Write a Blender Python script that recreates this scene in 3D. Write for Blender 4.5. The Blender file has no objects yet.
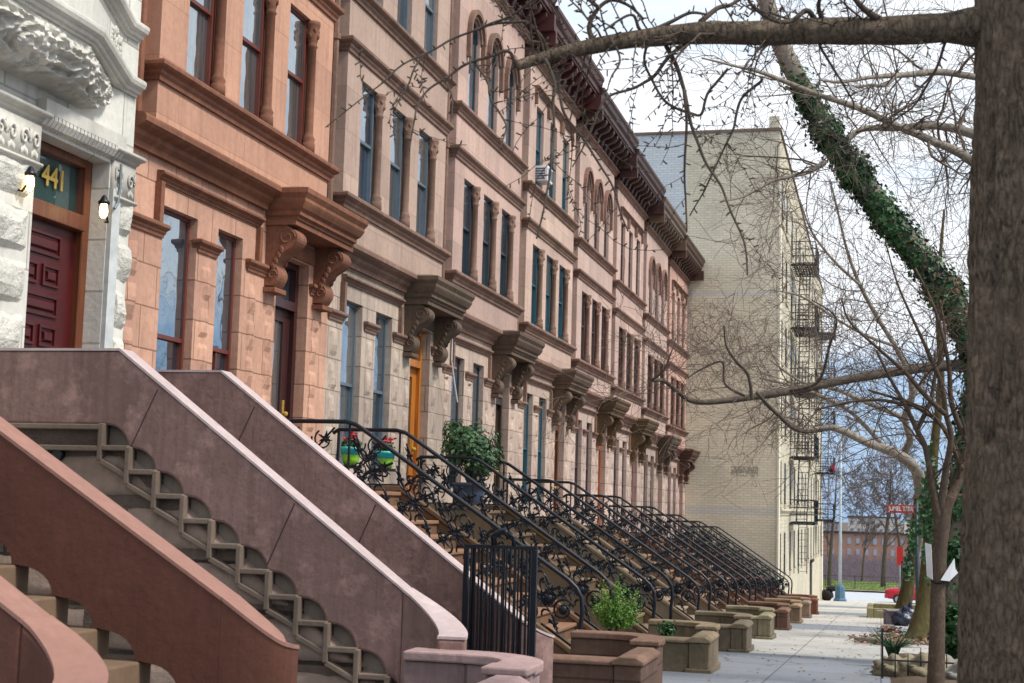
import bpy, bmesh, math, random
from math import sin, cos, pi, radians, sqrt, hypot, atan2
from mathutils import Vector, Matrix, noise

random.seed(7)
scn = bpy.context.scene
COL = scn.collection

# ------------------------------------------------------------------ camera
FPX, YAW, PITCH, ROLL, CZ = 1468.5732, .2476, .1094, .0274, 1.6
FX = 7.3744                       # distance of the house fronts from the camera's line (X = -FX)
W = 5.5                           # frontage of one house
STEP = .228                       # each house stands this much lower than the one before


def ray(x, y):
    a, b = x - 512, y - 341.5
    c, s = cos(ROLL), sin(ROLL)
    u, v = a * c + b * s, -a * s + b * c
    cp, sp = cos(PITCH), sin(PITCH)
    yy, z = FPX * cp + v * sp, FPX * sp - v * cp
    cy, sy = cos(YAW), sin(YAW)
    return Vector((u * cy - yy * sy, u * sy + yy * cy, z))


def at(x, y, Y):
    """real-world point seen in the direction of (x, y) at street distance Y"""
    r = ray(x, y)
    t = Y / r.y
    return Vector((r.x * t, Y, CZ + r.z * t))


def ground(Y):
    if Y <= 50: return .33 - .043 * Y
    if Y <= 104: return -1.82 - .048 * (Y - 50)
    if Y <= 124: return -4.412 - .013 * (Y - 104)
    if Y <= 150: return -4.672 - .018 * (Y - 124)
    if Y <= 260: return -5.14 - .09 * (Y - 150)
    return -15.04


cam_d = bpy.data.cameras.new('camera')
cam = bpy.data.objects.new('camera', cam_d)
COL.objects.link(cam)
cam_d.sensor_width = 36
cam_d.lens = FPX / 1024 * 36
cam_d.clip_end = 3000
cam_d.clip_start = .1
f = ray(512, 341.5).normalized()
rt = (ray(612, 341.5) - ray(512, 341.5)).normalized()
up = rt.cross(f)
m = Matrix((rt, up, -f)).transposed().to_4x4()
m.translation = (0, 0, CZ)
cam.matrix_world = m
cam_d.dof.use_dof = True
cam_d.dof.focus_distance = 17
cam_d.dof.aperture_fstop = 5.0
scn.camera = cam


# ------------------------------------------------------------------ materials
def lin(c):
    return tuple(((v / 255) / 12.92 if v / 255 <= .04045 else ((v / 255 + .055) / 1.055) ** 2.4) for v in c)


class NT:
    def __init__(self, name):
        self.m = bpy.data.materials.new(name)
        self.m.use_nodes = True
        self.t = self.m.node_tree
        self.t.nodes.clear()
        self.out = self.n('ShaderNodeOutputMaterial')
        self.b = self.n('ShaderNodeBsdfPrincipled')
        self.l(self.b.outputs[0], self.out.inputs[0])

    def n(self, ty, **kw):
        nd = self.t.nodes.new(ty)
        for k, v in kw.items(): setattr(nd, k, v)
        return nd

    def l(self, a, b): self.t.links.new(a, b)

    def val(self, sock, v):
        if hasattr(v, 'node'): self.l(v, sock)
        else: sock.default_value = v

    def noise(self, vec, scale, detail=4, rough=.55):
        nd = self.n('ShaderNodeTexNoise')
        self.l(vec, nd.inputs['Vector'])
        nd.inputs['Scale'].default_value = scale
        nd.inputs['Detail'].default_value = detail
        nd.inputs['Roughness'].default_value = rough
        return nd.outputs['Fac']

    def ramp(self, fac, a, b, ca=0., cb=1.):
        nd = self.n('ShaderNodeMapRange')
        self.l(fac, nd.inputs[0])
        for i, v in zip((1, 2, 3, 4), (a, b, ca, cb)): nd.inputs[i].default_value = v
        return nd.outputs[0]

    def mix(self, fac, a, b, mode='MIX'):
        nd = self.n('ShaderNodeMix', data_type='RGBA', blend_type=mode)
        self.val(nd.inputs[0], fac)
        for s, v in ((nd.inputs[6], a), (nd.inputs[7], b)):
            if hasattr(v, 'node'): self.l(v, s)
            else: s.default_value = (*v, 1) if len(v) == 3 else v
        return nd.outputs[2]

    def math(self, op, a, b=0.):
        nd = self.n('ShaderNodeMath', operation=op)
        self.val(nd.inputs[0], a); self.val(nd.inputs[1], b)
        return nd.outputs[0]

    def coords(self, scale=(1, 1, 1)):
        g = self.n('ShaderNodeNewGeometry')
        mp = self.n('ShaderNodeMapping')
        self.l(g.outputs['Position'], mp.inputs[0])
        mp.inputs['Scale'].default_value = scale
        return mp.outputs[0]

    def wallcoords(self):
        """(x + y, z) so a brick pattern lies right on walls facing either way"""
        g = self.n('ShaderNodeNewGeometry')
        s = self.n('ShaderNodeSeparateXYZ')
        self.l(g.outputs['Position'], s.inputs[0])
        c = self.n('ShaderNodeCombineXYZ')
        self.l(self.math('ADD', s.outputs[0], s.outputs[1]), c.inputs[0])
        self.l(s.outputs[2], c.inputs[1])
        return c.outputs[0]

    def bump(self, h, strength=.4, dist=.02, prev=None):
        nd = self.n('ShaderNodeBump')
        nd.inputs['Strength'].default_value = strength
        nd.inputs['Distance'].default_value = dist
        self.l(h, nd.inputs['Height'])
        if prev is not None: self.l(prev, nd.inputs['Normal'])
        return nd.outputs[0]


def stone(name, c, dark=.62, light=1.12, block=None, joint=.55, streak=.5, rough=.85, bump=.35, rock=0., tint=None, moss=0., patch=0.):
    """weathered masonry; c is the sRGB colour of the stone itself, block = (width, height) of the courses"""
    t = NT(name)
    c = lin(c)
    P = t.coords()
    big = t.noise(P, .9, 5, .6)
    fine = t.noise(P, 14, 6, .65)
    sv = t.coords((5.5, 5.5, .35))
    st = t.noise(sv, 1.6, 4, .6)
    col = t.mix(t.ramp(big, .3, .72), tuple(v * light for v in c), tuple(v * dark for v in (tint or c)))
    col = t.mix(t.ramp(fine, .35, .75, 0, .45), col, tuple(v * .6 for v in c))
    col = t.mix(t.ramp(st, .5, .78, 0, streak), col, tuple(v * .38 for v in c))
    if moss:
        col = t.mix(t.ramp(t.noise(P, 3.1, 5, .7), .42, .62, 0, moss), col, lin((70, 74, 46)))
    if patch:
        d2 = t.noise(t.coords((16, 16, 1.1)), 1.5, 5, .65)
        col = t.mix(t.ramp(d2, .45, .72, 0, patch), col, tuple(v * .58 for v in c))
        m2 = t.noise(P, 3.6, 6, .7)
        col = t.mix(t.ramp(m2, .5, .7, 0, patch), col, tuple(min(1, v * 1.55) for v in c))
        m3 = t.noise(P, 8.5, 5, .7)
        col = t.mix(t.ramp(m3, .56, .7, 0, patch * .8), col, tuple(v * .5 for v in c))
    nrm = t.bump(fine, bump, .012)
    if block:
        br = t.n('ShaderNodeTexBrick')
        t.l(t.wallcoords(), br.inputs['Vector'])
        br.inputs['Scale'].default_value = 1
        br.inputs['Brick Width'].default_value = block[0]
        br.inputs['Row Height'].default_value = block[1]
        br.inputs['Mortar Size'].default_value = block[2] if len(block) > 2 else .008
        br.inputs['Mortar Smooth'].default_value = .3
        br.inputs['Color1'].default_value = (1, 1, 1, 1)
        br.inputs['Color2'].default_value = (.80, .80, .82, 1)
        br.inputs['Mortar'].default_value = (joint, joint * .96, joint * .92, 1)
        col = t.mix(1., col, br.outputs['Color'], 'MULTIPLY')
        nrm = t.bump(br.outputs['Fac'], -.5, .012, nrm)
    if rock:
        rk = t.noise(P, 3.4, 7, .7)
        nrm = t.bump(rk, 1., rock, nrm)
        col = t.mix(t.ramp(rk, .3, .7, .3, 0), col, tuple(v * .45 for v in c))
    t.l(col, t.b.inputs['Base Color'])
    t.b.inputs['Roughness'].default_value = rough
    t.b.inputs['Specular IOR Level'].default_value = .25
    t.l(nrm, t.b.inputs['Normal'])
    return t.m


def paint(name, c, rough=.45, var=.25, metal=0., bump=.1, scale=6., spec=.4):
    t = NT(name)
    c = lin(c)
    n = t.noise(t.coords(), scale, 5, .6)
    t.l(t.mix(t.ramp(n, .3, .75), tuple(v * (1 + var * .4) for v in c), tuple(v * (1 - var) for v in c)), t.b.inputs['Base Color'])
    t.b.inputs['Roughness'].default_value = rough
    t.b.inputs['Metallic'].default_value = metal
    t.b.inputs['Specular IOR Level'].default_value = spec
    if bump: t.l(t.bump(t.noise(t.coords(), scale * 8, 3), bump, .004), t.b.inputs['Normal'])
    return t.m


def wood(name, c, rough=.4):
    t = NT(name)
    c = lin(c)
    n = t.noise(t.coords((14, 14, .9)), 2.2, 5, .6)
    t.l(t.mix(t.ramp(n, .3, .7), tuple(v * 1.15 for v in c), tuple(v * .5 for v in c)), t.b.inputs['Base Color'])
    t.b.inputs['Roughness'].default_value = rough
    t.l(t.bump(n, .15, .004), t.b.inputs['Normal'])
    return t.m


def glass_mat(name, c, mirror=.45, wav=.03):
    """old window pane: a mirror coat over a dim room"""
    t = NT(name)
    c = lin(c)
    P = t.coords()
    n = t.noise(t.coords((1, 1, .5)), 1.7, 3)
    oi = t.n('ShaderNodeObjectInfo')
    room = t.mix(t.ramp(n, .35, .65), c, tuple(v * .3 for v in c))
    curtain = t.mix(t.ramp(t.noise(t.coords((9, 9, .3)), 2, 2), .4, .6), lin((168, 160, 148)), lin((112, 106, 98)))
    t.l(t.mix(t.ramp(oi.outputs['Random'], .7, .78, 0, .3), room, curtain), t.b.inputs['Base Color'])
    t.b.inputs['Roughness'].default_value = .5
    g = t.n('ShaderNodeBsdfGlossy')
    g.inputs['Roughness'].default_value = .03
    g.inputs['Color'].default_value = (.68, .77, .84, 1)
    nr = t.bump(t.noise(P, 1.3, 2), .5, wav)
    t.l(nr, g.inputs['Normal'])
    mx = t.n('ShaderNodeMixShader')
    fr = t.n('ShaderNodeFresnel')
    fr.inputs['IOR'].default_value = 1.5
    t.l(t.ramp(fr.outputs[0], 0, 1, mirror, 1), mx.inputs[0])
    t.l(t.b.outputs[0], mx.inputs[1]); t.l(g.outputs[0], mx.inputs[2])
    t.l(mx.outputs[0], t.out.inputs[0])
    return t.m


def bark(name, c, c2, sx=9., sz=1.6, bump=1., dist=.03, crack=.0):
    t = NT(name)
    P = t.coords((sx, sx, sz))
    P0 = t.coords()
    wob = t.n('ShaderNodeTexNoise')
    t.l(P, wob.inputs['Vector']); wob.inputs['Scale'].default_value = .8; wob.inputs['Detail'].default_value = 4
    add = t.n('ShaderNodeMix', data_type='RGBA', blend_type='ADD')
    add.inputs[0].default_value = 1.6
    t.l(P, add.inputs[6]); t.l(wob.outputs['Color'], add.inputs[7])
    v = t.n('ShaderNodeTexVoronoi', feature='DISTANCE_TO_EDGE')
    t.l(add.outputs[2], v.inputs['Vector'])
    v.inputs['Scale'].default_value = 1.
    edge = t.ramp(v.outputs['Distance'], 0, .28)
    nz = t.noise(P, 1.4, 7, .72)
    fine = t.noise(P0, 70, 4, .7)
    h = t.math('ADD', t.math('MULTIPLY', edge, crack), t.math('ADD', nz, t.math('MULTIPLY', fine, .3)))
    col = t.mix(t.ramp(h, .45 + crack * .15, .95 + crack * .85), lin(c2), lin(c))  # low furrows coloured darker, relief shade put into the colour
    col = t.mix(t.ramp(t.noise(P0, 2.2, 5, .65), .42, .66, 0, .45), col, tuple(v_ * .55 for v_ in lin(c)))
    col = t.mix(t.ramp(t.noise(P0, 9, 4, .6), .56, .74, 0, .4), col, tuple(min(1, v_ * 1.7) for v_ in lin(c)))
    t.l(col, t.b.inputs['Base Color'])
    t.b.inputs['Roughness'].default_value = .9
    t.b.inputs['Specular IOR Level'].default_value = .2
    t.l(t.bump(h, bump, dist), t.b.inputs['Normal'])
    return t.m


def leafy(name, c, c2, sc=7):
    t = NT(name)
    n = t.noise(t.coords(), sc, 3, .7)
    t.l(t.mix(t.ramp(n, .35, .65), lin(c), lin(c2)), t.b.inputs['Base Color'])
    t.b.inputs['Roughness'].default_value = .5
    return t.m


def glow(name, c, s):
    t = NT(name)
    t.b.inputs['Base Color'].default_value = (*lin(c), 1)
    t.b.inputs['Emission Color'].default_value = (*lin(c), 1)
    t.b.inputs['Emission Strength'].default_value = s
    return t.m


# ------------------------------------------------------------------ mesh builder
class MB:
    def __init__(self): self.v, self.f = [], []

    def box(self, x0, x1, y0, y1, z0, z1):
        b = len(self.v)
        self.v += [(x0, y0, z0), (x1, y0, z0), (x1, y1, z0), (x0, y1, z0), (x0, y0, z1), (x1, y0, z1), (x1, y1, z1), (x0, y1, z1)]
        self.f += [tuple(b + i for i in q) for q in ((0, 3, 2, 1), (4, 5, 6, 7), (0, 1, 5, 4), (1, 2, 6, 5), (2, 3, 7, 6), (3, 0, 4, 7))]
        return self

    def quad(self, *p):
        b = len(self.v)
        self.v += [tuple(q) for q in p]
        self.f.append(tuple(range(b, b + len(p))))
        return self

    def prism(self, pts, y0, y1, axis='y'):
        """extrude a closed outline; axis y: pts are (x, z); axis x: pts are (y, z); axis z: pts are (x, y)"""
        b, n = len(self.v), len(pts)
        mk = {'y': lambda p, t: (p[0], t, p[1]), 'x': lambda p, t: (t, p[0], p[1]), 'z': lambda p, t: (p[0], p[1], t)}[axis]
        self.v += [mk(p, y0) for p in pts] + [mk(p, y1) for p in pts]
        self.f += [tuple(b + i for i in range(n)), tuple(b + n + i for i in reversed(range(n)))]
        self.f += [(b + i, b + (i + 1) % n, b + n + (i + 1) % n, b + n + i) for i in range(n)]
        return self

    def tube(self, pts, rs, n=6, caps=True):
        pts = [Vector(p) for p in pts]
        if not hasattr(rs, '__len__'): rs = [rs] * len(pts)
        b = len(self.v)
        ref = None
        for i, p in enumerate(pts):
            d = pts[min(i + 1, len(pts) - 1)] - pts[max(i - 1, 0)]
            if d.length < 1e-9: d = Vector((0, 0, 1))
            d.normalize()
            if ref is None: ref = d.orthogonal().normalized()
            else:
                ref = ref - d * ref.dot(d)
                ref = ref.normalized() if ref.length > 1e-6 else d.orthogonal().normalized()
            e = d.cross(ref)
            for k in range(n):
                a = 2 * pi * k / n
                self.v.append(tuple(p + (ref * cos(a) + e * sin(a)) * rs[i]))
        for i in range(len(pts) - 1):
            for k in range(n):
                self.f.append((b + i * n + k, b + i * n + (k + 1) % n, b + (i + 1) * n + (k + 1) % n, b + (i + 1) * n + k))
        if caps:
            self.f.append(tuple(b + k for k in reversed(range(n))))
            self.f.append(tuple(b + (len(pts) - 1) * n + k for k in range(n)))
        return self

    def lathe(self, c, prof, n=12):
        """prof: (radius, z) from bottom up, round a vertical axis at c"""
        b = len(self.v)
        for r, z in prof:
            for k in range(n):
                a = 2 * pi * k / n
                self.v.append((c[0] + r * cos(a), c[1] + r * sin(a), c[2] + z))
        for i in range(len(prof) - 1):
            for k in range(n):
                self.f.append((b + i * n + k, b + i * n + (k + 1) % n, b + (i + 1) * n + (k + 1) % n, b + (i + 1) * n + k))
        self.f.append(tuple(b + k for k in reversed(range(n))))
        self.f.append(tuple(b + (len(prof) - 1) * n + k for k in range(n)))
        return self

    def ball(self, c, r, n=8, sq=(1, 1, 1), jit=0.):
        b = len(self.v)
        m = n // 2 + 1
        for i in range(m + 1):
            th = pi * i / m
            for k in range(n):
                a = 2 * pi * k / n
                d = Vector((sin(th) * cos(a), sin(th) * sin(a), cos(th)))
                q = r * (1 + jit * noise.noise(d * 2.3 + Vector(c) * 3))
                self.v.append((c[0] + d.x * q * sq[0], c[1] + d.y * q * sq[1], c[2] + d.z * q * sq[2]))
        for i in range(m):
            for k in range(n):
                self.f.append((b + i * n + k, b + (i + 1) * n + k, b + (i + 1) * n + (k + 1) % n, b + i * n + (k + 1) % n))
        return self

    def ribbon(self, path, zt, zb, th):
        """upright wall swept along a plan path [(x, y)]; zt / zb heights per point"""
        n = len(path)
        b = len(self.v)
        for i, (x, y) in enumerate(path):
            a, c = path[max(i - 1, 0)], path[min(i + 1, n - 1)]
            dx, dy = c[0] - a[0], c[1] - a[1]
            L = hypot(dx, dy)
            nx, ny = -dy / L * th / 2, dx / L * th / 2
            self.v += [(x + nx, y + ny, zb[i]), (x + nx, y + ny, zt[i]), (x - nx, y - ny, zt[i]), (x - nx, y - ny, zb[i])]
        for i in range(n - 1):
            for k in range(4):
                self.f.append((b + 4 * i + k, b + 4 * i + 4 + k, b + 4 * i + 4 + (k + 1) % 4, b + 4 * i + (k + 1) % 4))
        self.f += [(b + 3, b + 2, b + 1, b), tuple(b + 4 * (n - 1) + k for k in range(4))]
        return self

    def leaf(self, p, s, nrm, rng):
        n = nrm.normalized()
        a = n.orthogonal().normalized()
        a.rotate(Matrix.Rotation(rng.uniform(0, 6.28), 3, n))
        b_ = n.cross(a)
        b = len(self.v)
        for u, v, w in ((-.5, 0, 0), (0, -.42, .1), (.6, 0, -.12), (0, .42, .1)):
            self.v.append(tuple(p + a * u * s + b_ * v * s + n * w * s))
        self.f += [(b, b + 1, b + 2), (b, b + 2, b + 3)]

    def build(self, name, mat, parent=None, smooth=False, bevel=0., loc=None):
        me = bpy.data.meshes.new(name)
        me.from_pydata(self.v, [], self.f)
        bm = bmesh.new()
        bm.from_mesh(me)
        if bevel: bmesh.ops.remove_doubles(bm, verts=bm.verts, dist=1e-5)
        bmesh.ops.recalc_face_normals(bm, faces=bm.faces)
        bm.to_mesh(me)
        bm.free()
        me.materials.append(mat)
        if smooth:
            for p in me.polygons: p.use_smooth = True
        o = bpy.data.objects.new(name, me)
        COL.objects.link(o)
        if parent: o.parent = parent
        if loc: o.location = loc
        if bevel:
            bv = o.modifiers.new('bevel', 'BEVEL')
            bv.width = bevel; bv.segments = 2; bv.limit_method = 'ANGLE'; bv.angle_limit = radians(40)
        return o


def tag(o, label=None, cat=None, group=None, kind=None):
    if label: o['label'] = label
    if cat: o['category'] = cat
    if group: o['group'] = group
    if kind: o['kind'] = kind
    return o


def thing(name, loc, label, cat, group=None):
    o = bpy.data.objects.new(name, None)
    COL.objects.link(o)
    o.location = loc
    o.empty_display_size = .2
    return tag(o, label, cat, group)


def copy_tree(o, parent=None):
    c = o.copy()
    COL.objects.link(c)
    if parent: c.parent = parent
    for ch in [x for x in KIDS.get(o, [])]: copy_tree(ch, c)
    return c


KIDS = {}


def lettering(txt, name, mat, parent, size, M, depth=.004):
    cu = bpy.data.curves.new(name, 'FONT')
    cu.body = txt; cu.size = size; cu.align_x = 'CENTER'; cu.align_y = 'CENTER'; cu.extrude = depth; cu.offset = size * .02
    o = bpy.data.objects.new(name, cu)
    COL.objects.link(o)
    dg = bpy.context.evaluated_depsgraph_get()
    me = bpy.data.meshes.new_from_object(o.evaluated_get(dg))
    bpy.data.objects.remove(o)
    q = bpy.data.objects.new(name, me)
    me.materials.clear(); me.materials.append(mat)
    COL.objects.link(q)
    q.parent = parent
    q.matrix_local = M
    return q


# ------------------------------------------------------------------ sky, sun
w = bpy.data.worlds.new('World')
scn.world = w
w.use_nodes = True
nt = w.node_tree
nt.nodes.clear()
SUN_EL, SUN_AZ = radians(50), radians(100)      # azimuth from +Y towards +X
wo = nt.nodes.new('ShaderNodeOutputWorld')
bg = nt.nodes.new('ShaderNodeBackground')
sky = nt.nodes.new('ShaderNodeTexSky')
sky.sky_type = 'NISHITA'
sky.sun_disc = False
sky.sun_elevation = SUN_EL
sky.sun_rotation = SUN_AZ
tc = nt.nodes.new('ShaderNodeTexCoord')
mp = nt.nodes.new('ShaderNodeMapping')
mp.inputs['Scale'].default_value = (1.6, 1.6, 5.5)
nz = nt.nodes.new('ShaderNodeTexNoise')
nz.inputs['Scale'].default_value = 2.1
nz.inputs['Detail'].default_value = 7
nz.inputs['Roughness'].default_value = .58
sx = nt.nodes.new('ShaderNodeSeparateXYZ')
el = nt.nodes.new('ShaderNodeMapRange')        # cloud cover thins towards the horizon
el.inputs[1].default_value = 0; el.inputs[2].default_value = .16; el.inputs[3].default_value = -.2; el.inputs[4].default_value = .36
ad = nt.nodes.new('ShaderNodeMath'); ad.operation = 'ADD'
cr = nt.nodes.new('ShaderNodeMapRange')
cr.inputs[1].default_value = .60; cr.inputs[2].default_value = .92
mx = nt.nodes.new('ShaderNodeMix'); mx.data_type = 'RGBA'
mx.inputs[7].default_value = (7.2, 7.5, 7.9, 1)
sat = nt.nodes.new('ShaderNodeMix'); sat.data_type = 'RGBA'
sat.inputs[0].default_value = .8
bl = nt.nodes.new('ShaderNodeMix'); bl.data_type = 'RGBA'
e2 = nt.nodes.new('ShaderNodeMapRange'); e2.inputs[1].default_value = .02; e2.inputs[2].default_value = .22
bl.inputs[6].default_value = (2.5, 3.8, 5.9, 1); bl.inputs[7].default_value = (4.2, 5.5, 7.2, 1)
nt.links.new(tc.outputs['Generated'], mp.inputs[0])
nt.links.new(mp.outputs[0], nz.inputs['Vector'])
nt.links.new(tc.outputs['Generated'], sx.inputs[0])
nt.links.new(sx.outputs[2], el.inputs[0])
nt.links.new(sx.outputs[2], e2.inputs[0])
nt.links.new(e2.outputs[0], bl.inputs[0])
nt.links.new(bl.outputs[2], sat.inputs[7])
nt.links.new(nz.outputs['Fac'], ad.inputs[0]); nt.links.new(el.outputs[0], ad.inputs[1])
nt.links.new(ad.outputs[0], cr.inputs[0])
nt.links.new(cr.outputs[0], mx.inputs[0])
nt.links.new(sky.outputs[0], sat.inputs[6])
nt.links.new(sat.outputs[2], mx.inputs[6])
nt.links.new(mx.outputs[2], bg.inputs[0])
bg.inputs[1].default_value = .1
nt.links.new(bg.outputs[0], wo.inputs[0])

sd = bpy.data.lights.new('sun', 'SUN')
sd.energy = 2.5
sd.angle = radians(12)
sd.color = (1, .95, .88)
so = bpy.data.objects.new('sun', sd)
COL.objects.link(so)
sdir = Vector((sin(SUN_AZ) * cos(SUN_EL), cos(SUN_AZ) * cos(SUN_EL), sin(SUN_EL)))
so.rotation_euler = sdir.to_track_quat('Z', 'Y').to_euler()
so.location = (20, 0, 30)
vs = scn.view_settings
vs.view_transform = 'Standard'; vs.look = 'None'; vs.gamma = 1; vs.exposure = .68; vs.use_curve_mapping = False

# ------------------------------------------------------------------ palette
M = {}
M['iron'] = paint('black_iron', (17, 23, 33), .4, .35, .1, .15, 9, .4)
M['black'] = paint('flat_black', (20, 20, 22), .6, .2)
M['pots'] = paint('lime_pot', (150, 215, 60), .4, .4, scale=22)
M['potb'] = paint('turquoise_pot', (60, 185, 190), .4, .4, scale=22)
M['bluepot'] = paint('blue_grey_pot', (78, 96, 120), .5, .3)
M['redflower'] = paint('red_petals', (200, 40, 62), .6, .3, scale=30)
M['leaf'] = leafy('plant_leaf', (40, 92, 34), (24, 52, 24), 20)
M['shrub'] = leafy('shrub_leaf', (84, 122, 72), (34, 62, 38), 9)
M['lime'] = leafy('cypress_leaf', (104, 146, 36), (38, 78, 24), 14)
M['ivy'] = leafy('ivy_leaf', (58, 104, 52), (12, 40, 24), 2.2)
M['ivydry'] = leafy('dry_ivy_leaf', (122, 72, 40), (80, 50, 34), 6)
M['gold'] = paint('gold_leaf', (196, 162, 78), .35, .2, .4)
M['white'] = paint('white_paint', (222, 224, 226), .5, .12)
M['twig'] = bark('twig_bark', (104, 90, 80), (62, 54, 48), 20, 4, .3, .005)
M['gink'] = bark('ginkgo_bark', (156, 137, 116), (46, 38, 32), 30, 11, 1., .04, .24)
M['twig2'] = bark('pale_twig_bark', (138, 122, 110), (86, 75, 67), 20, 4, .3, .005)
M['greyb'] = bark('grey_limb_bark', (108, 98, 88), (64, 57, 50), 6, 3, .5, .01)
M['plane'] = bark('plane_bark', (164, 156, 144), (112, 102, 90), 5, 2.4, .4, .01)
M['sapl'] = bark('sapling_bark', (108, 93, 80), (66, 54, 46), 22, 14, .7, .01)
M['mossb'] = bark('mossy_bark', (104, 96, 60), (58, 50, 34), 6, 1.6, .7, .02)
M['fartwig'] = paint('far_twigs', (92, 82, 84), .9, .2, bump=0)
M['roof'] = paint('roof_felt', (62, 60, 60), .9, .2)

# ------------------------------------------------------------------ ground
def sheet(name, x0, x1, ys, mat, lift, extra=None):
    b = MB()
    nx = 8
    xs = [x0 + (x1 - x0) * i / nx for i in range(nx + 1)]
    for i, y in enumerate(ys):
        for x in xs: b.v.append((x, y, ground(y) + lift))
    for i in range(len(ys) - 1):
        for k in range(nx):
            a = i * (nx + 1) + k
            b.f.append((a, a + 1, a + nx + 2, a + nx + 1))
    return tag(b.build(name, mat), kind='structure')


YS = [-40, 0, 20, 50, 80, 104, 124, 150, 200, 260, 400, 900, 2500]
earth = stone('earth', (98, 88, 74), streak=0, bump=.3)
sheet('ground', -400, 400, YS, earth, -.4)


def concrete():
    t = NT('concrete')
    P = t.coords()
    s = t.n('ShaderNodeSeparateXYZ'); t.l(P, s.inputs[0])
    # whole rows across the pavement are paler or bluer
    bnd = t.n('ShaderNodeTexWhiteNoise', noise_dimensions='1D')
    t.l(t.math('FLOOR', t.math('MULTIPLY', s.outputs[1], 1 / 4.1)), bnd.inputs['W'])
    bluish = t.ramp(bnd.outputs['Value'], .45, .6)
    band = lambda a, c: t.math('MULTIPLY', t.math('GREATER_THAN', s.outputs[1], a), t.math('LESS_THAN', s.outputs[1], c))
    bluish = t.math('MULTIPLY', bluish, .35)
    for a, c in ((-50, 24.66), (36.99, 41.1), (53.43, 58.9), (71.2, 76.7)): bluish = t.math('MAXIMUM', bluish, band(a, c))
    col = t.mix(bluish, lin((206, 200, 188)), lin((122, 128, 137)))
    col = t.mix(t.ramp(t.noise(P, 1.1, 6, .65), .35, .7, 0, .38), col, lin((120, 118, 114)))
    col = t.mix(t.ramp(t.noise(P, 26, 4, .7), .45, .75, 0, .35), col, lin((92, 90, 88)))
    spots = t.ramp(t.noise(P, 7, 2, .4), .68, .72, 0, .6)
    col = t.mix(spots, col, lin((70, 70, 70)))
    cv = t.n('ShaderNodeTexVoronoi', feature='DISTANCE_TO_EDGE')
    wv = t.n('ShaderNodeMix', data_type='RGBA', blend_type='ADD'); wv.inputs[0].default_value = .35
    wn = t.n('ShaderNodeTexNoise'); t.l(P, wn.inputs['Vector']); wn.inputs['Scale'].default_value = 2.2; wn.inputs['Detail'].default_value = 6
    t.l(P, wv.inputs[6]); t.l(wn.outputs['Color'], wv.inputs[7]); t.l(wv.outputs[2], cv.inputs['Vector'])
    cv.inputs['Scale'].default_value = .42
    crk = t.math('MULTIPLY', t.ramp(cv.outputs['Distance'], .004, .009, 1, 0), t.ramp(t.noise(P, .6, 2), .5, .56))
    col = t.mix(t.math('MULTIPLY', crk, .75), col, lin((58, 56, 54)))
    st2 = t.noise(t.coords((1, .45, 1)), .9, 6, .7)
    col = t.mix(t.ramp(st2, .52, .72, 0, .4), col, lin((104, 102, 98)))
    br = t.n('ShaderNodeTexBrick')
    t.l(P, br.inputs['Vector'])
    br.offset = 0
    br.inputs['Scale'].default_value = 1
    br.inputs['Brick Width'].default_value = 1.37; br.inputs['Row Height'].default_value = 1.37
    br.inputs['Mortar Size'].default_value = .012
    br.inputs['Color1'].default_value = (1, 1, 1, 1); br.inputs['Color2'].default_value = (.9, .91, .92, 1)
    br.inputs['Mortar'].default_value = (.4, .4, .4, 1)
    col = t.mix(1., col, br.outputs['Color'], 'MULTIPLY')
    t.l(col, t.b.inputs['Base Color'])
    t.b.inputs['Roughness'].default_value = .8
    t.l(t.bump(t.noise(P, 40, 4), .25, .006), t.b.inputs['Normal'])
    return t.m


M['conc'] = concrete()
b = MB()
ys = [-12, -6, 0, 10, 20, 30, 40, 50, 60, 70, 80, 90, 98, 102, 103.6]
for i in range(len(ys) - 1):
    y0, y1 = ys[i], ys[i + 1]
    g0, g1 = ground(y0), ground(y1)
    b.quad((-14, y0, g0), (1.55, y0, g0), (1.55, y1, g1), (-14, y1, g1))
    b.quad((1.55, y0, g0), (1.55, y0, g0 - .14), (1.55, y1, g1 - .14), (1.55, y1, g1))
b.quad((-14, 103.6, ground(103.6)), (1.55, 103.6, ground(103.6)), (1.55, 103.6, ground(103.6) - .14), (-14, 103.6, ground(103.6) - .14))
tag(b.build('sidewalk', M['conc']), kind='structure')
# kerb stone along the street
b = MB()
for i in range(len(ys) - 1):
    y0, y1 = ys[i], ys[i + 1]
    g0, g1 = ground(y0), ground(y1)
    for (xa, xb) in ((1.553, 1.70),):
        v = len(b.v)
        b.v += [(xa, y0, g0 + .004), (xb, y0, g0 + .004), (xb, y0, g0 - .15), (xa, y1, g1 + .004), (xb, y1, g1 + .004), (xb, y1, g1 - .15)]
        b.f += [(v, v + 1, v + 4, v + 3), (v + 1, v + 2, v + 5, v + 4)]
tag(b.build('kerb', stone('kerb_granite', (150, 150, 150), streak=.1)), kind='structure')
asph = paint('asphalt', (88, 90, 94), .85, .25, scale=2, bump=.3)
sheet('road', 1.6, 10.5, [-40, 0, 20, 50, 80, 103.5], asph, -.135)
crossm = paint('pale_asphalt', (176, 180, 186), .8, .2, scale=1.5, bump=.3)
sheet('cross_road', -90, 90, [103.5, 110, 117, 123.2], crossm, -.13)
sheet('far_kerb', -90, 90, [123.2, 124.4], stone('far_concrete', (170, 160, 140), streak=.1), .0)
lawn_m = stone('lawn_green', (112, 128, 62), .7, 1.1, streak=.15, bump=.6)
sheet('lawn', -90, 90, [124.4, 130, 140, 152], lawn_m, .03)
b = MB()
rng = random.Random(3)
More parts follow.
